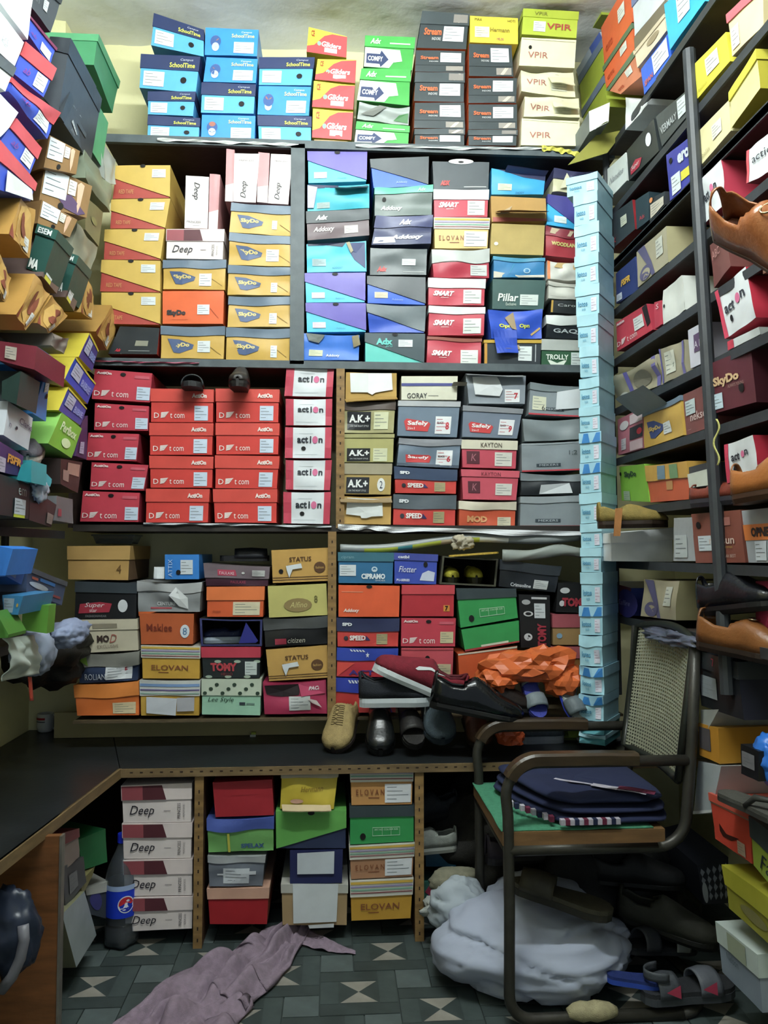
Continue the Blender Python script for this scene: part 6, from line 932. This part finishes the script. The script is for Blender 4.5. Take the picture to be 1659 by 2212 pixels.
# eraser like scrap on counter, plastic container on carton
MB().box((-.0, 0, 0), (.02, .012, .008), mat('#c9cfc6', .6)).box((.004, 0, .008), (.02, .012, .016), mat('#b8c43c', .6)).build('matchbox', origin=(0, 0, 0)).location = onZ(540, 1592, ZC)
props(COL.objects['matchbox'], 'tiny white and green packet lying on the counter', 'packet')
c = onY(236, 1178, 2.72); tb = thing('food_tub', 'clear rectangular plastic tub on top of the tan carton', 'tub', c, None); pm = mat('#7f8c90', .12, trans=.6, kind='plastic')
def taper(p): s_ = .86 if p.z < .02 else 1; return Vector((c.x+p.x*s_, c.y+.10+p.y*s_, c.z+p.z+.006))
MB().box((-.07, -.05, 0), (.07, .05, .026), pm, taper).build('tub_body', tb); MB().box((-.074, -.054, .026), (.074, .054, .032), pm, lambda p: Vector((c.x+p.x, c.y+.10+p.y, c.z+p.z+.006))).build('tub_lid', tb)
# banner roll over the lower right bay
def bann(a, b):
    p = onY(735+520*a, 1196-30*a+6*math.sin(a*9), YF-.01); r = .013+.006*a; an = b*2*PI
    return p+Vector((0, r*math.sin(an)+.02, r*math.cos(an)*1.0+.02))
bo = sheet('rolled_banner', 'yellow white and grey rolled plastic banner above blue shoe boxes', 'banner', bann, 60, 12, '#9aa0a0', .35, 'plastic')
mb = MB(); 
for a0, a1, c_ in ((.1, .42, '#c2cf3a'), (.24, .30, '#4a98a4'), (.42, .50, '#c9b89a'), (.50, .58, '#c2cf3a'), (.58, .70, '#d9dedc')):
    mb.grid(12, 8, lambda a, b: bann(a0+(a1-a0)*a, .25+.5*b)+Vector((0, -.0025, .0)) + Vector((0, -.004*(c_ == '#4a98a4'), 0)), mat(c_, .35, kind='plastic'))
o = mb.build('printed_band', bo, origin=bo.location, smooth=True); o.location = (0, 0, 0)
blob('crumpled_paper', 'crumpled pale paper knot tied on the rolled banner', 'paper', onY(998, 1172, YF-.03), (.03, .02, .025), '#b8ae96', 61, .5, .6, flat=False)
sheet('folded_banner', 'folded grey banner end above the crimson lettered dark boxes', 'banner', lambda a, b: onY(1085+172*a, 1188+22*b-8*a+4*math.sin(a*7), YF-.012-.01*math.sin(b*PI))+Vector((0, 0, .003*math.sin(a*11+b*5))), 20, 8, '#8f9690', .4, 'plastic')
# ---------------------------------------------------------------- chair
def chair():
    yn, yf = 2.03, 2.44
    fb, ft = .437, .437
    t = thing('visitor_chair', 'brown tubular steel armchair with cane back in front of the counter', 'chair', Vector((.68, 2.23, 0)))
    tm = mat('#3a3832', .42, .3, 'metal'); r = .0145
    def arc(c, r0, a0, a1, n=7, y=0): return [Vector((c[0]+r0*math.cos(a0+(a1-a0)*i/n), y, c[1]+r0*math.sin(a0+(a1-a0)*i/n))) for i in range(n+1)]
    XB0, XBT = .865, .955
    for y, nm in ((yn, 'near'), (yf, 'far')):
        za = .655
        # front leg: runner, foot bend, leg, arm bend, arm to back post
        pts = [Vector((.90, y, .0135))]+[Vector((.55, y, .0135))]+arc((.51, .0735), .06, -PI/2, -PI, 6, y)+[Vector((.452, y, .30)), Vector((.45, y, .52))]+arc((.53, za-.085), .085, PI, PI/2, 8, y)+[Vector((.75, y, za)), Vector((.925, y, za))]
        MB().tube(pts, r, tm, 12).build('leg_frame', t, smooth=True)
        # seat rail bending up to the back post
        pts = [Vector((.45, y, .435)), Vector((.84, y, .435))]+arc((.84, .515), .08, -PI/2, -.12, 7, y)+[Vector((.938, y, .70)), Vector((.955, y, .965))]
        MB().tube(pts, r, tm, 12).build('back_post', t, smooth=True)
        pad = MB(); pm = mat('#3b2d1c', .35, kind='wood')
        cs = arc((.53, za-.072), .088, PI*.86, PI/2, 8, y)+[Vector((.62, y, za+.016)), Vector((.70, y, za+.016)), Vector((.79, y, za+.013))]
        prof = [(-.020, -.020), (-.021, .004), (-.015, .010), (.015, .010), (.021, .004), (.020, -.020)]
        rings = []
        for i, p in enumerate(cs):
            d = (cs[min(i+1, len(cs)-1)]-cs[max(i-1, 0)]).normalized(); u_ = Vector((-d.z, 0, d.x)); u_ = u_ if u_.z > 0 or (abs(u_.z) < .2 and u_.x < 0) else -u_
            rings.append([p+Vector((0, a_, 0))+u_*b_ for a_, b_ in prof])
        vs = [v for g in rings for v in g]; m_ = len(prof)
        pad.add(vs, [(i*m_+k, i*m_+(k+1) % m_, (i+1)*m_+(k+1) % m_, (i+1)*m_+k) for i in range(len(cs)-1) for k in range(m_)]+[tuple(range(m_)), tuple(range(len(vs)-1, len(vs)-1-m_, -1))], pm)
        pad.build('arm_pad', t)
    MB().tube(arc((.90, .0135+.0), .0, 0, 0, 0, yn)+[], r, tm, 8) if False else None
    k = 10; pts = [Vector((.90+.10*math.sin(PI*i/k), (yn+yf)/2-(yf-yn)/2*math.cos(PI*i/k), .0135)) for i in range(k+1)]
    MB().tube(pts, r, tm, 12).build('rear_runner', t, smooth=True)
    MB().tube([Vector((.45, yn, .435)), Vector((.45, yf, .435))], r*.9, tm, 10).build('cross_rail', t, smooth=True)
    MB().tube([Vector((.85, yn, .435)), Vector((.85, yf, .435))], r*.9, tm, 10).build('cross_rail', t, smooth=True)
    MB().box((.435, yn-.005, .448), (.86, yf+.005, .482), mat('#76552f', .6, kind='wood')).build('seat', t)
    # tape wrapped on the runner
    MB().lathe([(.014, -.05), (.026, -.045), (.03, -.02), (.027, .01), (.029, .035), (.024, .05), (.014, .052)], mat('#a39a72', .6, kind='cloth'), (0, 0, 0), 14)
    tp = MB(); rr = [.015, .024, .029, .026, .030, .027, .023, .015]
    tp.tube([Vector((.60+.018*i, yn, .024 if i in (0,7) else .028)) for i in range(8)], [x*.85 for x in rr], mat('#a89e76', .6, kind='cloth'), 14); tp.build('tape_wrap', t, smooth=True)
    # back: frame and woven cane
    y0, y1 = yn+.012, yf-.012; zb, zt = .60, .965; x0 = .905
    def BP(a, b, o=0):     # a across, b up
        zz = zb+(zt-zb)*b + .022*math.sin(PI*a)*b; xx = .905+.05*b+.018*math.sin(PI*a)
        return Vector((xx-o, y0+(y1-y0)*a, zz))
    fm = mat('#232620', .4, kind='plastic'); f = MB()
    f.tube([BP(0, 0), BP(0, .5), BP(0, 1)]+[BP(i/8, 1) for i in range(1, 8)]+[BP(1, 1), BP(1, .5), BP(1, 0)]+[BP(1-i/8, 0) for i in range(1, 9)], .011, fm, 8); f.build('back_frame', t, smooth=True)
    cn = MB(); cm_ = mat('#9c9f88', .6, kind='plastic'); NA, NB = 26, 36
    for i in range(NA+1):
        a = .02+.96*i/NA; w = .0042/(y1-y0)
        cn.grid(1, 14, lambda p, q: BP(a-w+2*w*p, .02+.96*q, 0), cm_)
    for j in range(NB+1):
        b = .02+.96*j/NB; w = .0026/(zt-zb)
        cn.grid(14, 1, lambda p, q: BP(.02+.96*p, b-w+2*w*q, .001), cm_)
    o = cn.build('cane_weave', t); o['kind'] = 'stuff'
    return t
chair()
# green cover and folded navy jersey on the seat
def cover(a, b):
    x = .432+.40*a; y = 2.03+.42*b; return Vector((x, y, .4835+.004*noise.noise(Vector((a*5, b*5, 2)))+.002))
sheet('seat_cover', 'worn green cloth cover on the chair seat', 'cover', cover, 20, 20, '#3d8a68', .8, thick=.003)
jt = thing('folded_jersey', 'folded navy knitted jersey with white and maroon stripes on the seat', 'jersey', Vector((.68, 2.2, .49)))
def layer(z, ins, seed, hgt):
    def fn(a, b):
        an = a*2*PI; rad = 1
        cx_, cy_ = .685, 2.222
        c, s = math.cos(an), math.sin(an); ex = (.215-ins)*math.copysign(abs(c)**.35, c); ey = (.19-ins)*math.copysign(abs(s)**.35, s)
        ph = b*PI; k_ = math.sin(ph)**.35 if 0 < b < 1 else 0
        wob = 1+.05*noise.noise(Vector((c*2, s*2, seed)))
        x = cx_+ex*k_*wob + .03*(s > 0)*0; y = cy_+ey*k_*wob; return Vector((x+max(0, (cx_-x)/.2)*.11*min(1, max(0, (2.41-y)/.38))**1.5, y, z+hgt/2-hgt/2*math.cos(ph)+.010*noise.noise(Vector((x*9, y*9, seed)))*math.sin(ph/2)))
    return fn
jm = mat('#1c2444', .95, kind='soft')
for i, (z, ins, hh) in enumerate(((.487, .0, .028), (.512, .006, .026), (.535, .014, .03))):
    MB().grid(56, 14, layer(z, ins, i*3+1, hh), jm).build('folded_layer', jt, smooth=True)
st = MB(); wm, rm = mat('#b9b4c0', .9, kind='cloth'), mat('#6a1c3c', .9, kind='cloth')
def top(x, y, dz=.004): return Vector((x, y, .566+dz+.010*noise.noise(Vector((x*9, y*9, 7)))*.7))
def ribbon(p0, p1, w, m, dz=.004):
    d = Vector((p1[0]-p0[0], p1[1]-p0[1], 0)); n = Vector((-d.y, d.x, 0)).normalized()*w/2
    st.grid(10, 2, lambda a, b: top(p0[0]+d.x*a+n.x*(2*b-1), p0[1]+d.y*a+n.y*(2*b-1), dz), m)
ribbon((.62, 2.20), (.76, 2.07), .012, wm); ribbon((.70, 2.12), (.82, 2.04), .03, wm, .005); ribbon((.76, 2.085), (.84, 2.035), .03, rm, .007)
st.build('stripe', jt, smooth=True)
st = MB()
for i in range(22):        # ribbed edge with white and maroon blocks along the near and left folds
    m = (wm, rm, wm, jm)[i % 4]; 
    if i < 13: x0 = .585+.012*i; st.box((x0, 2.018, .498+.0*i), (x0+.0118, 2.034, .512), m)
    else: y0_ = 2.04+.018*(i-13); x0 = .562-.011*(i-13); st.box((x0, y0_, .500), (x0+.012, y0_+.0178, .514), m)
st.build('striped_hem', jt)
# sandals and dark heap
sandal('slide_sandal', 'dark olive slide sandal lying on top of the white sack', Vector((.50, 2.21, .262)), D(-24), D(9), L=.27, foot='#4a4638', sole='#2c2a24', straps=((.08, .42, '#403c30'),), th=.03, group=sl)
sandal('sport_sandal', 'grey sport sandal with red triangles right of the white sack', Vector((.80, 2.04, .04)), D(8), D(0), L=.26, foot='#2a2c30', sole='#3a3e44', straps=((.12, .34, '#44484e'), (.55, .78, '#565a62')), heel='#44484e', group=sl, th=.03)
mbx = MB()
for cx_, cz_ in ((.865, .085), (.96, .09)):
    mbx = MB(); mbx.add([Vector((cx_-.02, 1.995, cz_)), Vector((cx_+.016, 1.995, cz_+.018)), Vector((cx_+.018, 1.995, cz_-.016))], [(0, 1, 2)], mat('#b03050', .5, kind='print')); mbx.build('red_patch', COL.objects['sport_sandal'])

sandal('blue_slipper', 'blue rubber slipper between the sack and the sport sandal', Vector((.72, 2.08, .075)), D(-10), D(4), L=.15, foot='#1c2f6e', sole='#2346a8', straps=(), th=.02, group=sl)
sandal('sport_sandal', 'black and white strap sandal behind the red patched one', Vector((.80, 2.18, .10)), D(20), D(10), L=.26, foot='#1a1c22', sole='#22242a', straps=((.2, .4, '#3a3c42'), (.6, .78, '#8a9090')), group=sl)
shoe('old_shoe', 'olive grey old shoe at the back of the heap under the chair', Vector((.83, 2.30, .13)), D(-30), D(6), L=.27, up='#34342c', sole='#1b1b18', ro=.7, group=sl)
shoe('old_shoe', 'black dusty shoe deep under the chair near the rack', Vector((.78, 2.38, .20)), D(-12), L=.27, up='#191a1c', sole='#101010', ro=.6, group=sl)
shoe('old_shoe', 'dark mauve shoe behind the near chair leg', Vector((.47, 2.42, .25)), D(10), L=.22, up='#2e2630', sole='#1b181c', ro=.7, group=sl)
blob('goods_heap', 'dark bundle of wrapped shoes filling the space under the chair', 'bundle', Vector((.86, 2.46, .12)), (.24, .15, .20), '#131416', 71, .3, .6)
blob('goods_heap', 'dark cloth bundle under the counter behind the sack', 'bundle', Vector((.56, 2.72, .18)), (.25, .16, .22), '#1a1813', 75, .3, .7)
blob('cushion', 'pale beige cushion pushed beneath the counter edge', 'cushion', onY(985, 1905, 2.52), (.09, .05, .045), '#85826c', 77, .15, .9, flat=False)
for k_, (Q, c_, lb_) in enumerate((((918,1828,985,1826,985,1872,920,1872), '#2a5c7c', 'flat teal box under the dusty white canvas shoe'), ((915,1905,942,1905,942,1948,915,1948), '#3a7a6c', 'small colourful packet beside the counter divider'))):
    q, d = worldquad(('Y', 2.60), Q)
    shoebox(q, d*.2, T('', c_, None, [] if k_ == 0 else [('p', [(.1, .5), (.6, .95), (.9, .6), (.5, .3)], '#b83c5c'), ('p', [(.5, .3), (.9, .5), (.8, .1)], '#c9c03c'), ('p', [(0, .1), (.4, .4), (.4, 0)], '#2f62a8')]), lb_, uc, 'packet', 'packet')
blob('paper_waste', 'crumpled white paper scraps between divider and sack', 'paper', onY(948, 1985, 2.45)+Vector((0,0,.03)), (.05, .05, .03), '#a4a8a2', 81, .5, .8)
# things at far right and under the right rack
blob('blue_bag', 'bright blue plastic bag at the right edge of photo', 'bag', onX(1664, 1640, RR+.04), (.035, .04, .055), '#1f6fd0', 85, .25, .3, 'plastic', False)
sheet('hanging_string', 'thin yellow plastic strings tied on the dark upright', 'string', lambda a, b: onX(1546+6*math.sin(b*9)+4*a, 905+100*b, RR-.06), 1, 16, '#c9c66a', .6, thick=.001)
blob('silver_wrap', 'crumpled silver plastic wrap above the chair back', 'wrap', onX(1462, 1378, RR-.0), (.05, .16, .022), '#5a5e70', 91, .45, .2, 'plastic', False)
sheet('pink_card', 'pink card hanging at the right edge beside black shoe', 'card', lambda a, b: onX(1634+30*a, 1255+110*b, RR+.03), 3, 3, '#a01c4c', .6)

o = MB().hexa([onY(x, y, 2.60) for x, y in ((1227, 356), (1288, 292), (1350, 280), (1312, 330))], Vector((0, .004, 0)), mat('#8f8c2c', .6)).build('box_flap', origin=onY(1290, 320, 2.6)); props(o, 'olive card flap leaning at the right end of top shelf', 'card')
w = MB(); w.tube([onY(600, -10, YB-.02)]+[onY(x, y, YB-.012) for x, y in ((632, 32), (664, 66), (710, 84), (760, 93), (800, 98))], .0022, mat('#2c2c28', .6, kind='plastic'), 6)
o = w.build('electric_wire', origin=onY(664, 66, YB-.012), smooth=True); props(o, 'thin black electric wire running across the upper back wall', 'wire')
for Q, tt, lb_ in (((1534,530,1568,502,1578,575,1542,622), T('', '#70423e', None, [('t', 'ABC', .1, .6, .6, .8, '#c08a84')]), 'mauve brown shoe box under the tan loafer'), ((1640,492,1700,450,1700,560,1648,592), T('', '#9a6a54', None, [('s', .1, .2, .8, .8, '#cfd6da')]), 'tan pink shoe box with sticker cut by the photo edge'), ((1572,738,1640,706,1642,722,1574,757), T('', '#c9cfd0', None, [('r', 0, 0, .2, 1, '#c03048')]), 'flattened red and white box above the big maroon one')):
    q, d = worldquad(PR, Q); shoebox(q, d*.2, tt, lb_, gr)
